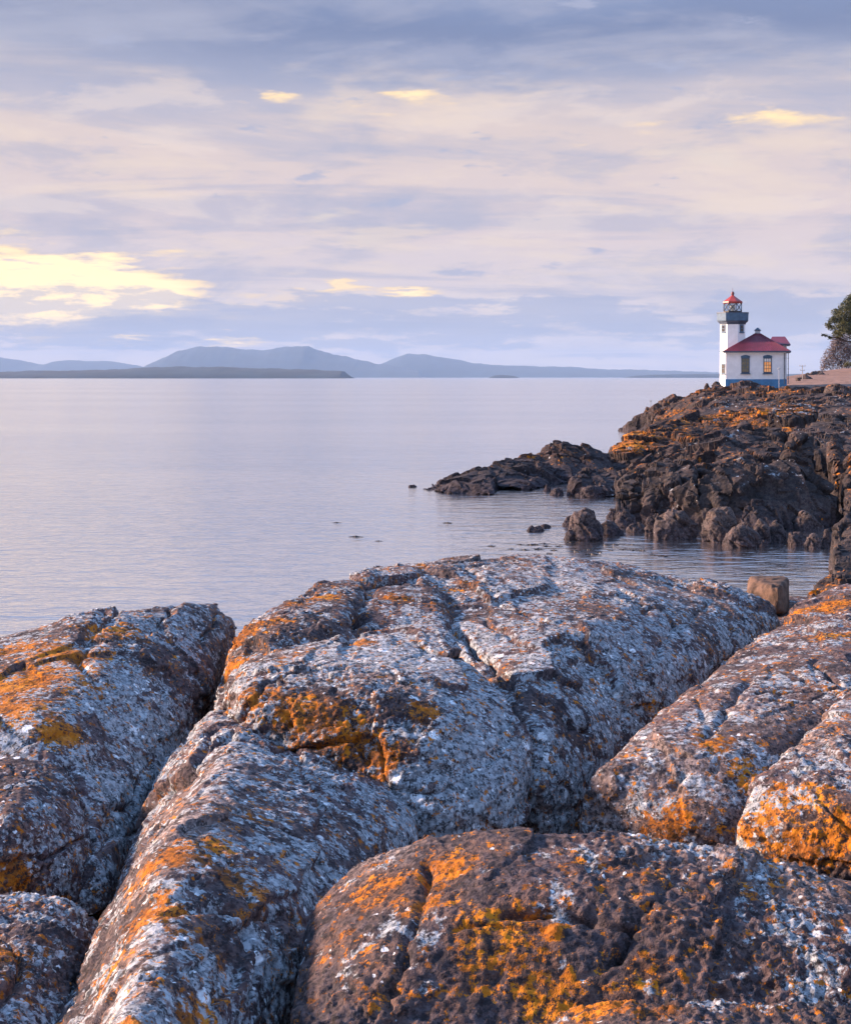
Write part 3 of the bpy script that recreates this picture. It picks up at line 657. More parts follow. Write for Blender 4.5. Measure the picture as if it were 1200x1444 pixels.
CRACKS = [crackline(*c) for c in [
    ([(596, 1215), (588, 1260), (580, 1310), (576, 1360)], .020, .045), ([(576, 1360), (560, 1400), (540, 1440)], .015, .03),
    ([(700, 1290), (760, 1290), (840, 1288), (900, 1305)], .018, .04), ([(900, 1305), (960, 1240), (975, 1215)], .014, .03), ([(820, 1380), (870, 1345), (900, 1305)], .016, .04),
    ([(660, 1400), (700, 1375), (740, 1360)], .016, .035), ([(640, 1300), (700, 1305), (770, 1312)], .012, .025),
    ([(640, 885), (690, 930), (715, 965)], .03, .07), ([(520, 830), (505, 870), (495, 905)], .03, .07), ([(760, 985), (800, 1010), (840, 1030)], .03, .06),
    ([(980, 985), (1000, 1030), (1010, 1090)], .012, .02), ([(1060, 960), (1000, 1040), (950, 1110)], .016, .03), ([(150, 870), (110, 930), (150, 985)], .02, .04), ([(100, 1080), (125, 1130), (140, 1190)], .025, .06),
    ([(400, 965), (410, 1020), (430, 1058)], .012, .03), ([(470, 975), (500, 1030), (520, 1075)], .012, .03), ([(560, 985), (575, 1030), (590, 1050)], .012, .03),
    ([(330, 1140), (420, 1180), (480, 1230)], .014, .03), ([(300, 1200), (360, 1290), (420, 1300)], .016, .035), ([(230, 1290), (330, 1290), (355, 1310), (352, 1420)], .016, .045),
    ([(240, 1100), (200, 1200), (150, 1330)], .012, .03), ([(650, 800), (700, 850), (780, 880)], .02, .03), ([(1000, 850), (940, 900), (900, 960)], .02, .03), ([(700, 840), (600, 850), (530, 840)], .02, .04)]]
def seg_dist(co, a, b_):
    ab = b_ - a; t_ = np.clip(((co - a) @ ab) / max(ab @ ab, 1e-9), 0, 1)
    return np.linalg.norm(co - a - t_[:, None] * ab, axis=1)
ntri = 0
for (name, label, hulls, vox, sm, lv, pale, dark, seed), me in zip(FG, coarse):
    zmin = min(p.z for h in hulls for p in h[:len(h) // 2])
    me = subdiv(me, lv, zmin - .12)
    co = co_of(me); n = no_of(me)
    big = fbm(co, .9, 3, seed) * .026
    warp = np.stack([fbm(co, 1.6, 2, 50 + k) for k in range(3)], 1) * .18
    # layered grain that runs up to the right, as the bedding does
    g_ = np.stack([co[:, 0] * .9 + co[:, 2] * .4, co[:, 1] * .45, co[:, 2] * 1.7 - co[:, 0] * .5], 1)
    v1, e1 = cells(g_ + warp, 1.5, seed); v2, e2 = cells(g_ + warp * .7, 5.2, seed + 4)
    rough = .55 + .9 * sst(gn(co, 1.1, seed + 6), -.3, .4)
    ck = sst(gn(co, .8, seed + 8), -.05, .35)
    fk = {11: .30, 12: .4, 2: .5, 3: .6, 8: .75}.get(seed, 1.0)
    d = big + v1 * .046 * fk + v2 * .015 * rough * (.4 + .6 * fk) - .040 * ck * (.35 + .65 * fk) * (1 - sst(e1, 0, .045)) - .008 * ck * (1 - sst(e2, 0, .06))
    for pts, w, dep in CRACKS:
        for a, b_ in zip(pts[:-1], pts[1:]):
            near = np.nonzero(np.abs(co - (a + b_) / 2).max(1) < np.linalg.norm(b_ - a) / 2 + w * 5)[0]
            if len(near) == 0: continue
            c_ = co[near]; q_ = c_ + np.stack([gn(c_, 7, 60 + k) for k in range(3)], 1) * w * 1.8
            tf = .62 if seed in (11, 12) else .85
            d[near] -= (.9 if seed in (11, 12) else 1.4) * dep * np.exp(-np.abs(seg_dist(q_, a, b_) / (w * tf)) ** 1.3)
    co = co + n * d[:, None]; put(me, co); n = no_of(me)
    f0 = gn(co, 4.5, seed + 11); f1 = gn(co, 9.5, seed + 1); f2 = gn(co, 19, seed + 2); f3 = gn(co, 41, seed + 3); f4 = gn(co, 80, seed + 5)
    fine = (np.abs(f0) - .25) * -.010 + f1 * .006 + (np.abs(f2) - .25) * -.010 + (f3 * .0055 + f4 * .0045) * (1.5 if seed in (11, 12, 2, 3) else 1.0)
    co = co + n * (fine * rough)[:, None]
    if seed == 11:      # the bright lichen nub on the front dome
        nb = hit(782, 1314); co = co + n * (.022 * np.exp(-((co - np.array(nb[0])) ** 2).sum(1) / .021 ** 2))[:, None]
    put(me, co)
    z = np.zeros((len(co), 4), np.float32)
    for k, (lst, b0) in enumerate(((ORANGE, .27), (PALE, pale), (DARK, dark), (SUNLIT_BARE, 0.))):
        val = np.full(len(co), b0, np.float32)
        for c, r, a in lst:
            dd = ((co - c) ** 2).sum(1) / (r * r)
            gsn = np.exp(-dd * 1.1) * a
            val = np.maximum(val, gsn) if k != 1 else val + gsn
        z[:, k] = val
    z[:, 1] *= (1 - .5 * np.clip(z[:, 2], 0, 1))
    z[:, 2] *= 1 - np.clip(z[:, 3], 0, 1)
    cav = 1 - sst(e1, 0, .08)
    z[:, 1] = np.clip(z[:, 1] - cav * .3, 0, 1.1)
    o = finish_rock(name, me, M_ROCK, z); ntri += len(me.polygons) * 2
    tag(o, label, 'rock', 'lichen covered rocks in the foreground')
print('foreground tris', ntri)
# bedrock under and around the foreground rocks, falling to the sea
me = solid([[Vector((-6, -3, EYE - 1.98)), Vector((6, -3, EYE - 2.15)), Vector((-4, 8.0, EYE - 2.3)), Vector((6, 9.0, EYE - 2.5)), Vector((-7, 8, 1.5)), Vector((-9, -4, -1)), Vector((9, -4, -1)),
             Vector((-7, 16, -1)), Vector((10, 24, -1)), Vector((9, 18, 2.0)), Vector((9, 4, EYE - 2.35)), Vector((7, 14, EYE - 2.8))],
            [Vector((6.2, 14, 3.2)), Vector((9, 14, 3.5)), Vector((6.4, 24, 2.6)), Vector((16, 30, 2.6)), Vector((7, 32, -1)), Vector((20, 40, -1)), Vector((6, 14, -1)), Vector((20, 12, 3)), Vector((20, 12, -1))],
            [Vector((3.6, 14, 3.6)), Vector((5.2, 14, 3.6)), Vector((3.9, 19.5, 3.52)), Vector((5.4, 19.5, 3.52)), Vector((3, 13, -1)), Vector((6, 13, -1)), Vector((4, 22, -1)), Vector((6, 22, -1))],
            tops(QQ([(1345, 880, 1.55), (1345, 1010, 1.6), (1345, 1200, 1.7), (1700, 880, 1.5), (1800, 1010, 1.45), (2000, 1200, 1.6)]), 1.2),
            tops(QQ([(-175, 930, 1.7), (-175, 1040, 1.75), (-600, 935, 1.7), (-700, 1040, 1.6)]), 1.2), tops(QQ([(-175, 1080, 1.75), (-175, 1230, 1.8), (-700, 1080, 1.6), (-800, 1300, 1.7)]), 1.0)], .16, 2)
me = subdiv(me, 0); shore_disp(me, .9, .10, 77)
co = co_of(me); z = np.zeros((len(co), 3), np.float32); z[:, 0] = .32; z[:, 1] = .5; z[:, 2] = .2
tag(finish_rock('bedrock', me, M_ROCK, z), 'dark bedrock in the clefts under the foreground rocks', kind='structure')

# ------------------------------------------------------------------ lighthouse
M_WHITE = plain('white_paint', (.80, .80, .79), .6, .05, 1.5)
M_BLUE = plain('blue_grey_paint', (.045, .105, .175), .55, .18, 2.0)
M_BLUEB = plain('blue_foundation_paint', (.055, .20, .38), .6, .15, 2.0)
M_NAVY = plain('dark_blue_trim', (.045, .07, .11), .5, .15, 2)
M_RED = plain('red_roof', (.135, .013, .030), .55, .18, 1.2)
M_LRED = plain('lantern_red', (.30, .032, .02), .45, .15, 2)
M_DARK = plain('dark_metal', (.03, .03, .035), .5, .2, 3)
M_BRASS = plain('lens_brass', (.35, .27, .16), .35, .2, 5, .6)
def glass(name, tint=(.9, .95, 1)):
    m, t, b = new_mat(name); t.nodes.remove(b); o_ = t.nodes['Material Output']
    tr = t.nodes.new('ShaderNodeBsdfTransparent'); gl = t.nodes.new('ShaderNodeBsdfGlossy'); mx = t.nodes.new('ShaderNodeMixShader')
    tr.inputs[0].default_value = tuple(tint) + (1,); gl.inputs['Roughness'].default_value = .05; mx.inputs[0].default_value = .18
    t.links.new(tr.outputs[0], mx.inputs[1]); t.links.new(gl.outputs[0], mx.inputs[2]); t.links.new(mx.outputs[0], o_.inputs[0]); return m
M_GLASS = glass('lantern_glass')
def pane_mat(name, c1, c2, e):
    m, t, b = new_mat(name); tcn = t.nodes.new('ShaderNodeTexCoord'); v = X(t, tcn.outputs['Object'])
    c = mixc(t, noise(t, v, 2.2, 4).sstep(.4, .6), c1, c2)
    t.links.new(c.s, b.inputs['Base Color']); b.inputs['Roughness'].default_value = .08
    if e: t.links.new(c.s, b.inputs['Emission Color']); b.inputs['Emission Strength'].default_value = e
    return m
M_PANE = pane_mat('window_glass', (.10, .10, .075), (.17, .14, .08), .04)
M_PANE_LIT = pane_mat('lit_window_glass', (.85, .30, .07), (.80, .40, .16), .14)
M_PANE_DK = pane_mat('dark_window_glass', (.04, .035, .035), (.07, .06, .05), 0)

DL = 175.0; s = DL / FPX
def LX(px): return (px - CX) * s
def LZ(py): return EYE - (py - HY) * s
house = empty('lighthouse', (LX(1066), DL + 4, LZ(545)))   # its parts are laid out square on, then the whole is turned
house.rotation_euler.z = -.228; HSHIFT = LX(1076) - LX(1066)
tag(house, 'white lighthouse with red roofs and blue gallery on the headland', 'lighthouse')
ORG = Vector(house.location)
def add_box(bm, x0, x1, y0, y1, z0, z1, bev=0):
    r = bmesh.ops.create_cube(bm, size=1.0)
    for v in r['verts']:
        v.co = Vector(((x0 + x1) / 2 + v.co.x * (x1 - x0), (y0 + y1) / 2 + v.co.y * (y1 - y0), (z0 + z1) / 2 + v.co.z * (z1 - z0))) - ORG
def box_part(name, mat, parent, *a):
    bm = bmesh.new(); add_box(bm, *a); return bm_obj(name, bm, mat, parent)
def prism(bm, cx, cy, rings, n=8, rot=math.pi / 8, cap=True):
    """rings of (z, flat-to-flat radius)"""
    prev = None; first = None
    for z, r in rings:
        R = r / math.cos(math.pi / n)
        ring = [bm.verts.new(Vector((cx + R * math.cos(rot + k * 2 * math.pi / n), cy + R * math.sin(rot + k * 2 * math.pi / n), z)) - ORG) for k in range(n)]
        if prev:
            for k in range(n): bm.faces.new((prev[k], prev[(k + 1) % n], ring[(k + 1) % n], ring[k]))
        else: first = ring
        prev = ring
    if cap:
        bm.faces.new(prev); bm.faces.new(first[::-1])
def bar(bm, a, b_, r=.03):
    a, b_ = Vector(a), Vector(b_); d = (b_ - a); L = d.length; q_ = d.to_track_quat('Z', 'Y')
    rr = bmesh.ops.create_cone(bm, segments=6, radius1=r, radius2=r, depth=L, cap_ends=True)
    M = Matrix.Translation((a + b_) / 2 - ORG) @ q_.to_matrix().to_4x4()
    bmesh.ops.transform(bm, matrix=M, verts=rr['verts'])
x0, x1 = LX(1025), LX(1108); zb, ze = LZ(534.5), LZ(496.5); depth = 7.4
W = box_part('wall', M_WHITE, house, x0, x1, DL, DL + depth, zb, ze)
box_part('foundation', M_BLUEB, house, x0 - .06, x1 + .06, DL - .06, DL + depth, LZ(547), zb - .002)
# hip roof with overhang, fascia below it
bm = bmesh.new(); ex0, ex1 = LX(1021), LX(1114.5); ey0, ey1 = DL - .45, DL + depth + .45
zt = LZ(468.5); ridge_y = DL + depth / 2; rc = LX(1069)
vsr = [bm.verts.new(Vector(p) - ORG) for p in ((ex0, ey0, ze + .16), (ex1, ey0, ze + .16), (ex1, ey1, ze + .16), (ex0, ey1, ze + .16), (rc - .35, ridge_y - .3, zt), (rc + .35, ridge_y - .3, zt), (rc + .35, ridge_y + .3, zt), (rc - .35, ridge_y + .3, zt))]
for f in ((0, 1, 5, 4), (1, 2, 6, 5), (2, 3, 7, 6), (3, 0, 4, 7), (4, 5, 6, 7), (3, 2, 1, 0)): bm.faces.new([vsr[i] for i in f])
roof = bm_obj('roof', bm, M_RED, house)
box_part('fascia', M_NAVY, house, ex0, ex1, ey0, ey1, ze - .02, ze + .157)
bm = bmesh.new()
for k in range(1, 24):     # standing seams on the front slope
    f = k / 24; xa = ex0 + (ex1 - ex0) * f
    tgt = rc + (f - .5) * .7
    u = .96
    bar(bm, (xa, ey0 + .02, ze + .18), (xa + (tgt - xa) * u, ey0 + (ridge_y - .3 - ey0) * u, ze + .18 + (zt - ze - .16) * u), .018)
bm_obj('roof_seams', bm, M_RED, roof)['kind'] = 'stuff'
v = bm = bmesh.new(); prism(bm, rc, ridge_y, [(zt - .25, .32), (zt + .32, .32)], 8)
vent = bm_obj('roof_ventilator', bm, plain('pale_vent', (.42, .45, .48), .5, .1, 4), house)
bm = bmesh.new(); prism(bm, rc, ridge_y, [(zt + .322, .42), (zt + .38, .44), (zt + .72, .06)], 8); bm_obj('vent_cap', bm, M_NAVY, vent)
# rear wing
rx0, rx1 = LX(1088), LX(1111);
box_part('rear_wing_wall', M_WHITE, house, rx0, rx1 - .1, DL + 5.2, DL + 10.2, LZ(545), LZ(484))
bm = bmesh.new(); za = LZ(484) ; zr = LZ(475.5); a0, a1, b0, b1 = LX(1083), LX(1115), DL + 4.6, DL + 10.6
vsr = [bm.verts.new(Vector(p) - ORG) for p in ((a0, b0, za), (a1, b0, za), (a1, b1, za), (a0, b1, za), (a0 + .6, (b0 + b1) / 2, zr + .3), (a1 - .6, (b0 + b1) / 2, zr + .3))]
for f in ((0, 1, 5, 4), (1, 2, 5), (2, 3, 4, 5), (3, 0, 4), (3, 2, 1, 0)): bm.faces.new([vsr[i] for i in f])
bm_obj('rear_roof', bm, M_RED, house)
box_part('rear_fascia', M_NAVY, house, a0, a1, b0, b1, za - .14, za - .003)
def house_window(px0, px1, py0, py1, pane, upper=None):
    xa, xb, zt_, zb_ = LX(px0), LX(px1), LZ(py0), LZ(py1)
    w = box_part('window', M_NAVY, house, xa - .02, xb + .02, DL - .05, DL - .004, zb_ - .02, zt_)
    yy = DL - .055
    nx_, nz_ = 3, 4; pw = (xb - xa - .14) / nx_; ph = (zt_ - zb_ - .42) / nz_
    for i in range(nx_):
        for j in range(nz_):
            m_ = upper if (upper and j == nz_ - 1) else pane
            box_part('pane', m_, w, xa + .07 + i * pw + .025, xa + .07 + (i + 1) * pw - .025, yy - .012, yy + .002, zb_ + .14 + j * ph + .025, zb_ + .14 + (j + 1) * ph - .025)
    box_part('sill', M_BLUE, w, xa - .12, xb + .12, DL - .16, DL - .003, zb_ - .13, zb_ - .022)
    bm = bmesh.new(); n_ = 8; pts = []
    for i in range(n_ + 1):
        f = i / n_; pts.append((xa - .06 + (xb - xa + .12) * f, zt_ + .02 + .13 * math.sin(math.pi * f)))
    lo = [(xb + .06, zt_ - .22), (xa - .06, zt_ - .22)]
    fr = [bm.verts.new(Vector((x_, DL - .09, z_)) - ORG) for x_, z_ in pts + lo]; bk = [bm.verts.new(Vector((x_, DL - .003, z_)) - ORG) for x_, z_ in pts + lo]
    bm.faces.new(fr); bm.faces.new(bk[::-1]); L = len(fr)
    for i in range(L): bm.faces.new((fr[i], bk[i], bk[(i + 1) % L], fr[(i + 1) % L]))
    bmesh.ops.recalc_face_normals(bm, faces=bm.faces)
    bm_obj('arched_lintel', bm, M_BLUE, w)
house_window(1046.5, 1057.5, 502, 526, M_PANE)
house_window(1077, 1088, 502, 526, M_PANE_LIT, plain('window_blind', (.75, .72, .66), .8, .05, 3))
for px in (1105.6, 1110.6):
    bm = bmesh.new(); bar(bm, (LX(px), DL - .10, LZ(497.5)), (LX(px), DL - .10, LZ(541)), .055)
    for py in (505, 520, 534): bar(bm, (LX(px) - .09, DL - .07, LZ(py)), (LX(px) + .09, DL - .07, LZ(py)), .03)
    bm_obj('downspout', bm, M_NAVY, house)
# tower
st = (DL + 3.0) / FPX; tx, ty = ORG.x + (1034.5 - 1066) * st, DL + 3.0
def TZ(py): return EYE - (py - HY) * st
r0 = 17.5 * st
bm = bmesh.new(); prism(bm, tx, ty, [(LZ(548), r0 * 1.02), (TZ(495), r0), (TZ(457), r0 * .985)]); tower = bm_obj('tower', bm, M_WHITE, house)
bm = bmesh.new(); prism(bm, tx, ty, [(TZ(495.6), r0 * 1.02), (TZ(494.6), r0 * 1.02)]); bm_obj('tower_band', bm, M_NAVY, house)
bm = bmesh.new(); prism(bm, tx, ty, [(TZ(457.2), r0 * 1.0), (TZ(454.5), r0 * 1.08), (TZ(452.8), r0 * 1.2), (TZ(452.4), r0 * 1.2)]); bm_obj('gallery_corbel', bm, M_NAVY, house)
bm = bmesh.new(); prism(bm, tx, ty, [(TZ(452.3), r0 * 1.2), (TZ(451.5), 21.5 * st), (TZ(441.5), 21.8 * st), (TZ(441.5), 20.2 * st), (TZ(446), 20.0 * st)]); bm_obj('gallery_parapet', bm, M_BLUE, house)
bm = bmesh.new(); prism(bm, tx, ty, [(TZ(441.3), 22.3 * st), (TZ(440.3), 22.3 * st), (TZ(440.3), 20.0 * st), (TZ(441.3), 20.0 * st)], cap=False); bm_obj('gallery_rim', bm, M_NAVY, house)
bm = bmesh.new(); prism(bm, tx, ty, [(TZ(447), 12.6 * st), (TZ(438.6), 12.6 * st)]); bm_obj('lantern_base', bm, M_DARK, house)
rl = 12.0 * st; zl0, zl1 = TZ(438.5), TZ(427)
lant = None
for k in range(8):
    a0_ = math.pi / 8 + k * math.pi / 4; a1_ = a0_ + math.pi / 4; R = rl / math.cos(math.pi / 8)
    pa = Vector((tx + R * math.cos(a0_), ty + R * math.sin(a0_), 0)); pb = Vector((tx + R * math.cos(a1_), ty + R * math.sin(a1_), 0))
    bm = bmesh.new()
    nrm = Vector((math.cos((a0_ + a1_) / 2), math.sin((a0_ + a1_) / 2), 0)) * .012
    q4 = [pa + Vector((0, 0, zl0)), pb + Vector((0, 0, zl0)), pb + Vector((0, 0, zl1)), pa + Vector((0, 0, zl1))]
    vo = [bm.verts.new(p + nrm - ORG) for p in q4]; vi = [bm.verts.new(p - nrm - ORG) for p in q4]
    bm.faces.new(vo); bm.faces.new(vi[::-1])
    for i in range(4): bm.faces.new((vo[i], vi[i], vi[(i + 1) % 4], vo[(i + 1) % 4]))
    gp = bm_obj('lantern_pane', bm, M_GLASS, house)
    bm = bmesh.new(); off = nrm * 3
    bar(bm, q4[0] + off, q4[2] + off, .035); bar(bm, q4[1] + off, q4[3] + off, .035); bar(bm, q4[0] + off, q4[3] + off, .045); bar(bm, q4[0] + off, q4[1] + off, .045)
    bm_obj('astragal', bm, M_DARK, gp)
bm = bmesh.new(); prism(bm, tx, ty, [(zl0, .18), (zl0 + .25, .18), (zl0 + .3, .30), (zl0 + .52, .36), (zl0 + .74, .30), (zl0 + .86, .12)], 12); bm_obj('lens', bm, M_BRASS, house)
bm = bmesh.new(); prism(bm, tx, ty, [(TZ(427.4), 12.6 * st), (TZ(426.5), 13.6 * st), (TZ(424.6), 13.2 * st), (TZ(420.5), 7.5 * st), (TZ(416.5), 2.4 * st), (TZ(415.8), 1.8 * st)]); bm_obj('lantern_roof', bm, M_LRED, house)
bm = bmesh.new(); prism(bm, tx, ty, [(TZ(416), 1.3 * st), (TZ(415), 1.9 * st), (TZ(413), 2.3 * st), (TZ(411.5), 2.0 * st), (TZ(410.6), 1.0 * st), (TZ(410), .3 * st), (TZ(405), .12 * st)], 10, cap=True); bm_obj('vent_ball', bm, plain('dull_red_metal', (.13, .03, .035), .5, .2, 3), house)
def tower_window(face_ang, py0, py1, w, pane):
    n_ = Vector((math.cos(face_ang), math.sin(face_ang), 0)); u = Vector((-n_.y, n_.x, 0)); c = Vector((tx, ty, 0)) + n_ * (r0 + .01)
    def slab(name, mat, parent, hw, z0, z1, o0, o1):
        bm = bmesh.new(); f = []
        for o_ in (o0, o1):
            f.append([bm.verts.new(c + u * a * hw + n_ * o_ + Vector((0, 0, z)) - ORG) for a, z in ((-1, z0), (1, z0), (1, z1), (-1, z1))])
        bm.faces.new(f[0][::-1]); bm.faces.new(f[1])
        for i in range(4): bm.faces.new((f[0][i], f[0][(i + 1) % 4], f[1][(i + 1) % 4], f[1][i]))
        bmesh.ops.recalc_face_normals(bm, faces=bm.faces)
        return bm_obj(name, bm, mat, parent)
    z0, z1 = TZ(py1), TZ(py0)
    wd = slab('window', M_BLUE, house, w / 2, z0, z1, -.05, .045)
    slab('pane', pane, wd, w / 2 - .10, z0 + .12, (z0 + z1) / 2 - .03, .046, .058); slab('pane', pane, wd, w / 2 - .10, (z0 + z1) / 2 + .03, z1 - .14, .046, .058)
    slab('sill', M_BLUE, wd, w / 2 + .08, z0 - .10, z0 - .002, -.03, .12)
tower_window(math.radians(-135), 457.5, 468.5, .62, M_PANE_DK); tower_window(math.radians(-45), 457.5, 468.5, .62, M_PANE_DK)
tower_window(math.radians(-135), 512.5, 527, .66, M_PANE_DK)

house.location.x += HSHIFT
# ------------------------------------------------------------------ small things near the lighthouse
def pole(name, label, cat, px, base, d, hgt, r, arms, mat, ):
    b0 = P(px, base, d); e = empty(name, b0)
    bm = bmesh.new(); rr = bmesh.ops.create_cone(bm, segments=8, radius1=r, radius2=r * .7, depth=hgt + .3, cap_ends=True)
    for v in rr['verts']: v.co.z += hgt / 2 - .15
    bm_obj('post', bm, mat, e)
    for z, hw, rad in arms:
        bm = bmesh.new(); rr = bmesh.ops.create_cone(bm, segments=6, radius1=rad, radius2=rad, depth=hw * 2, cap_ends=True)
        bmesh.ops.rotate(bm, verts=rr['verts'], matrix=Matrix.Rotation(math.pi / 2, 3, 'Y'))
        for v in rr['verts']: v.co.z += z
        bm_obj('crossarm', bm, mat, e)
        for sx_ in (-1, 1):
            bm = bmesh.new(); rr = bmesh.ops.create_cone(bm, segments=6, radius1=rad * 1.5, radius2=rad, depth=.16, cap_ends=True)
            for v in rr['verts']: v.co += Vector((sx_ * hw * .9, 0, z + .09))
            bm_obj('insulator', bm, mat, e)
    tag(e, label, cat); return e
pole('weather_mast', 'thin pale mast with two short crossarms right of the lighthouse', 'mast', 1131.5, 538, 200, 2.35, .06, [(2.2, .42, .035), (1.55, .30, .03)], plain('weathered_wood', (.33, .31, .30), .8, .2, 5))
pole('marker_pole', 'slim light grey pole standing before the white wall of the lighthouse', 'pole', 1098.5, 543, 172, 2.0, .035, [(1.95, .10, .04)], plain('grey_pole', (.45, .47, .5), .6, .1, 5))
pole('marker_stake', 'tiny thin stake on the far rock ridge above the sea', 'stake', 917.5, 575, 166, .8, .03, [(.75, .08, .025)], plain('grey_stake', (.22, .21, .2), .8, .1, 5))

# logs and low stones edging the path
M_DIRT = plain('bare_earth', (.20, .115, .085), .95, .3, .8, 0, .03)
for o in bpy.data.objects:
    if o.name == 'plateau': o.data.materials.clear(); o.data.materials.append(M_DIRT)
for i, (lab, cx, base, w, h, d) in enumerate([
    ('low dark rock heap left end of the path edge, beside the pale mast', 1141, 538, 30, 9, 205), ('long dark rock ledge beside the brown path below the tree', 1160, 533, 46, 8, 222),
    ('dark rock mound under the bare shrub at the tree foot', 1157, 528, 30, 6, 240), ('small dark stone between lighthouse and mast', 1127, 538, 7, 6, 198),
    ('rounded rock on the right of the brown path at the frame edge', 1188, 556, 44, 14, 140), ('square stone left of the lighthouse foot on the ridge', 1011, 545, 14, 8, 168), ('round stone left of the square stone on the ridge', 998, 550, 11, 9, 167)]):
    boulder(lab, cx, base, w, h, 300 + i, d, .1, .1, .15, group='stones by the lighthouse', name='stone')

# ------------------------------------------------------------------ trees
_pl = bpy.data.objects['plateau']
_plb = BVHTree.FromPolygons([v.co + _pl.location for v in _pl.data.vertices], [tuple(p.vertices) for p in _pl.data.polygons])
def on_ground(p):
    h_ = _plb.ray_cast(Vector((p.x, p.y, 60)), Vector((0, 0, -1)))
    return h_[0] if h_[0] is not None else p
def leaf_mat(name, a, b_):
    m, t, b = new_mat(name); tcn = t.nodes.new('ShaderNodeTexCoord'); v = X(t, tcn.outputs['Object'])
    c = mixc(t, noise(t, v, 1.3, 5, .7).sstep(.35, .65), a, b_); t.links.new(c.s, b.inputs['Base Color']); b.inputs['Roughness'].default_value = .7
    return m
def tube_path(bm, pts, r0_, r1_, n=6):
    prev = None
    for i, p in enumerate(pts):
        f = i / (len(pts) - 1); r = r0_ + (r1_ - r0_) * f
        d = (pts[min(i + 1, len(pts) - 1)] - pts[max(i - 1, 0)]).normalized(); u = d.orthogonal().normalized(); w = d.cross(u)
        ring = [bm.verts.new(p + (u * math.cos(k * 2 * math.pi / n) + w * math.sin(k * 2 * math.pi / n)) * r) for k in range(n)]
        if prev:
            for k in range(n): bm.faces.new((prev[k], prev[(k + 1) % n], ring[(k + 1) % n], ring[k]))
        prev = ring
def tree(name, label, cat, base, height, clumps, leaf, mat_leaf, mat_bark, seed, trunk_r=.25, nleaf=160, lean=Vector((0, 0, 0)), group=None, flat=.72):
    r = random.Random(seed); e = empty(name, base)
    bm = bmesh.new(); top = Vector((lean.x, lean.y, height * .92))
    tp = [Vector((lean.x * f * f + math.sin(f * 5) * .12, lean.y * f, height * .92 * f - .3)) for f in [i / 8 for i in range(9)]]
    tube_path(bm, tp, trunk_r, trunk_r * .25, 8)
    for c, rad in clumps:
        f = min(.95, max(.15, (c.z - rad * .6) / (height * .92))); a = tp[int(f * 8)]
        mid = (a + c) / 2 + Vector((r.uniform(-.2, .2), r.uniform(-.2, .2), -.15))
        tube_path(bm, [a, mid, c], trunk_r * .3, .03, 5)
        for _ in range(4):
            q_ = c + Vector((r.gauss(0, 1), r.gauss(0, 1), r.gauss(0, .7))) * rad * .6; tube_path(bm, [mid, (mid + q_) / 2 + Vector((0, 0, .1)), q_], .04, .012, 4)
    bm_obj('trunk', bm, mat_bark, e, True)
    V, F = [], []
    for c, rad in clumps:
        for _ in range(int(nleaf * rad * rad)):
            v = Vector((r.gauss(0, 1), r.gauss(0, 1), r.gauss(0, 1))); v.normalize(); v *= r.random() ** .45
            p = c + Vector((v.x * rad, v.y * rad, v.z * rad * flat)) 
            a = Vector((r.gauss(0, 1), r.gauss(0, 1), r.gauss(0, .6))).normalized(); b_ = a.cross(Vector((r.gauss(0, 1), r.gauss(0, 1), r.gauss(0, 1)))).normalized()
            L = leaf * r.uniform(.6, 1.5); i = len(V)
            V += [p - a * L, p + b_ * L * .35, p + a * L, p - b_ * L * .35]; F.append((i, i + 1, i + 2, i + 3))
    me = bpy.data.meshes.new('crown'); me.from_pydata(V, [], F); link_mesh('crown', me, mat_leaf, e)
    tag(e, label, cat, group); return e
M_BARK = plain('bark', (.07, .05, .042), .9, .3, 4)
M_NEEDLE = leaf_mat('conifer_needles', (.022, .034, .012), (.085, .085, .022))
M_TWIG = leaf_mat('dry_twigs', (.10, .072, .074), (.19, .14, .135))
dT = 235.0; bT = on_ground(P(1222, 522, dT)); sT = dT / FPX
def TC(px, py, dy_=0.): q_ = P(px, py, dT + dy_) - bT; return q_
cl = [(TC(1186, 448), 1.6), (TC(1196, 434, -1), 1.7), (TC(1203, 424), 1.6), (TC(1180, 440, 1), 1.0), (TC(1174, 452), .9), (TC(1168, 458), .65), (TC(1172, 462, 1), .7), (TC(1190, 462, -1), 1.7), (TC(1182, 470), 1.1),
      (TC(1200, 455, 1.5), 2.0), (TC(1213, 420), 2.0), (TC(1225, 412), 2.2), (TC(1215, 440, 1), 2.4), (TC(1230, 440, -1), 2.4), (TC(1245, 425), 2.2), (TC(1255, 445), 2.2), (TC(1210, 468), 2.0), (TC(1235, 468), 2.2), (TC(1260, 468), 2.0), (TC(1164, 473), .38), (TC(1160, 472), .3), (TC(1170, 476), .4)]
tree('fir_tree', 'dark green windswept tree cut by the right edge of the picture', 'tree', bT, 13.5, cl, .17, M_NEEDLE, M_BARK, 5, .32, 420)
bS = on_ground(P(1181, 520, 272))
def SC(px, py, dy_=0.): return P(px, py, 272 + dy_) - bS
cs = [(SC(1176, 490), .85), (SC(1170, 500), .9), (SC(1164, 510), .75), (SC(1161, 518), .55), (SC(1182, 485), 1.0), (SC(1184, 500), 1.2), (SC(1175, 512), 1.1), (SC(1195, 490), 1.3), (SC(1197, 505), 1.2), (SC(1180, 478), .8), (SC(1190, 478), 1.0), (SC(1207, 495), 1.4), (SC(1188, 515, 6), .7)]
tree('dry_shrub', 'tall bare purple-brown shrub growing under the dark green tree', 'shrub', bS, 5.6, [(c, r_ * 1.45) for c, r_ in cs], .13, M_TWIG, M_BARK, 6, .05, 460, flat=1.1)
bG = on_ground(P(1195, 522, 255))
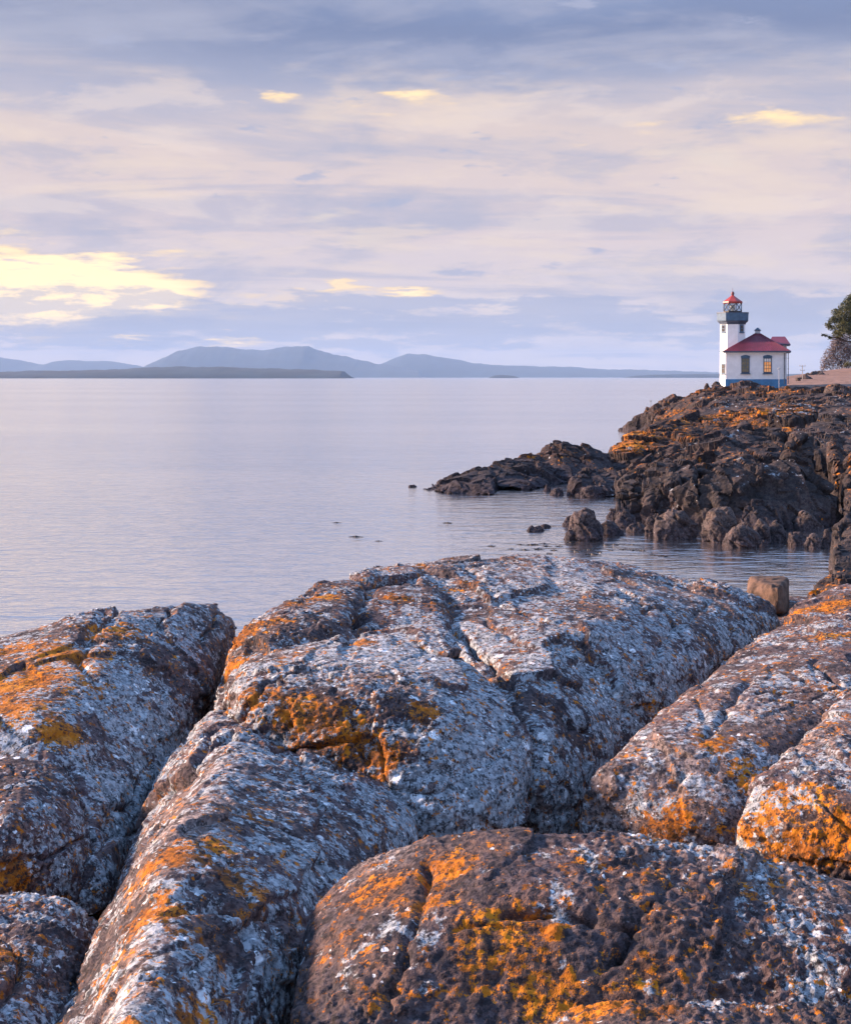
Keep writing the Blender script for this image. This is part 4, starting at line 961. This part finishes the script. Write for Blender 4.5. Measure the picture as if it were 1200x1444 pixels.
tree('green_shrub', 'small yellow-green shrub at the right edge beside the standing person', 'shrub', bG, 1.6, [(Vector((0, 0, .9)), .75), (Vector((.6, 0, .7)), .7), (Vector((-.35, 0, .6)), .5)], .11, leaf_mat('shrub_leaves', (.06, .06, .012), (.14, .12, .02)), M_BARK, 8, .06, 420)

# ------------------------------------------------------------------ person on the path
def person(loc, H=1.72):
    e = empty('person', loc); k = H / 1.75
    V = [(0, 0, .98), (0, 0, 1.2), (0, .01, 1.42), (0, 0, 1.52), (0, -.02, 1.63), (0, -.01, 1.72),
         (.10, 0, .93), (.13, -.02, .50), (.14, .02, .07), (.15, -.13, .03), (-.10, 0, .93), (-.12, .03, .50), (-.14, .06, .07), (-.15, -.08, .03),
         (.19, .01, 1.41), (.25, .02, 1.13), (.21, -.14, .96), (-.19, .01, 1.41), (-.26, .03, 1.13), (-.27, -.06, .88)]
    E = [(0, 1), (1, 2), (2, 3), (3, 4), (4, 5), (0, 6), (6, 7), (7, 8), (8, 9), (0, 10), (10, 11), (11, 12), (12, 13), (2, 14), (14, 15), (15, 16), (2, 17), (17, 18), (18, 19)]
    Rr = [.15, .15, .16, .065, .10, .075, .10, .07, .05, .045, .10, .07, .05, .045, .075, .055, .04, .075, .055, .04]
    me = bpy.data.meshes.new('body'); me.from_pydata([tuple(c * k for c in v) for v in V], E, [])
    o = bpy.data.objects.new('tmp', me); COL.objects.link(o)
    o.modifiers.new('k', 'SKIN'); m = o.modifiers.new('s', 'SUBSURF'); m.levels = 2
    for i, sv_ in enumerate(me.skin_vertices[0].data): sv_.radius = (Rr[i] * k, Rr[i] * k * .85); sv_.use_root = (i == 0)
    r_ = bpy.data.meshes.new_from_object(o.evaluated_get(bpy.context.evaluated_depsgraph_get())); bpy.data.objects.remove(o)
    r_.polygons.foreach_set('use_smooth', [True] * len(r_.polygons))
    mt, t, b = new_mat('clothing_and_skin'); tcn = t.nodes.new('ShaderNodeTexCoord'); sp = t.nodes.new('ShaderNodeSeparateXYZ'); t.links.new(tcn.outputs['Object'], sp.inputs[0])
    z = X(t, sp.outputs[2]); c = mixc(t, z.sstep(.92, .95), (.035, .03, .035), (.014, .013, .018)); c = mixc(t, z.sstep(1.52, 1.54), c, (.32, .20, .15)); t.links.new(c.s, b.inputs['Base Color']); b.inputs['Roughness'].default_value = .85
    body = link_mesh('body', r_, mt, e)
    bm = bmesh.new(); bmesh.ops.create_icosphere(bm, subdivisions=2, radius=.108 * k)
    for v in bm.verts: v.co = Vector((v.co.x, v.co.y * 1.08 + .018, v.co.z * .8 + 1.70 * k))
    bm_obj('hair', bm, plain('dark_hair', (.02, .015, .012), .8, .2, 8), e, True)
    tag(e, 'small distant person in dark clothes standing on the path by the shrub', 'person')
pp = on_ground(P(1185.5, 520.5, 258)); person(pp, 1.75)

# ------------------------------------------------------------------ floating kelp
M_KELP = plain('wet_kelp', (.025, .016, .012), .35, .3, 9)
bm = bmesh.new(); bmesh.ops.create_icosphere(bm, subdivisions=2, radius=.10)
for v in bm.verts: v.co.z *= .8; v.co.x *= 1.15
kb = bpy.data.meshes.new('kelp_bulb'); bm.to_mesh(kb); bm.free(); kb.materials.append(M_KELP); kb.polygons.foreach_set('use_smooth', [True] * len(kb.polygons))
bm = bmesh.new()
for a in range(4):
    tube_path(bm, [Vector((.08 * math.cos(a * 1.6), .08 * math.sin(a * 1.6), .02)), Vector((.22 * math.cos(a * 1.6 + .2), .22 * math.sin(a * 1.6 + .2), .02)), Vector((.42 * math.cos(a * 1.6 + .6), .42 * math.sin(a * 1.6 + .6), .0))], .028, .006, 5)
kf = bpy.data.meshes.new('frond'); bm.to_mesh(kf); bm.free(); kf.materials.append(M_KELP)
r = random.Random(4)
spots = [(476, 738), (633, 738), (692, 771), (735, 769), (748, 768), (755, 768), (766, 768), (770, 771), (787, 770), (800, 765), (740, 776), (760, 775), (783, 776), (812, 778), (830, 776), (845, 779), (860, 777), (878, 775), (893, 768), (852, 768), (868, 769), (905, 776), (893, 777), (920, 782), (940, 786), (503, 758), (535, 764), (720, 775), (776, 780), (835, 782)]
for i, (a, b_) in enumerate(spots):
    o = bpy.data.objects.new('floating_kelp', kb); COL.objects.link(o); o.location = S(a + r.uniform(-2, 2), b_ + r.uniform(-1, 1)); sc_ = r.uniform(.4, .75); o.scale = (sc_,) * 3; o.rotation_euler.z = r.uniform(0, 6)
    f_ = bpy.data.objects.new('frond', kf); COL.objects.link(f_); f_.parent = o
    tag(o, 'small dark kelp bulb floating on the water before the foreground rocks', 'kelp', 'kelp bulbs afloat in the cove')
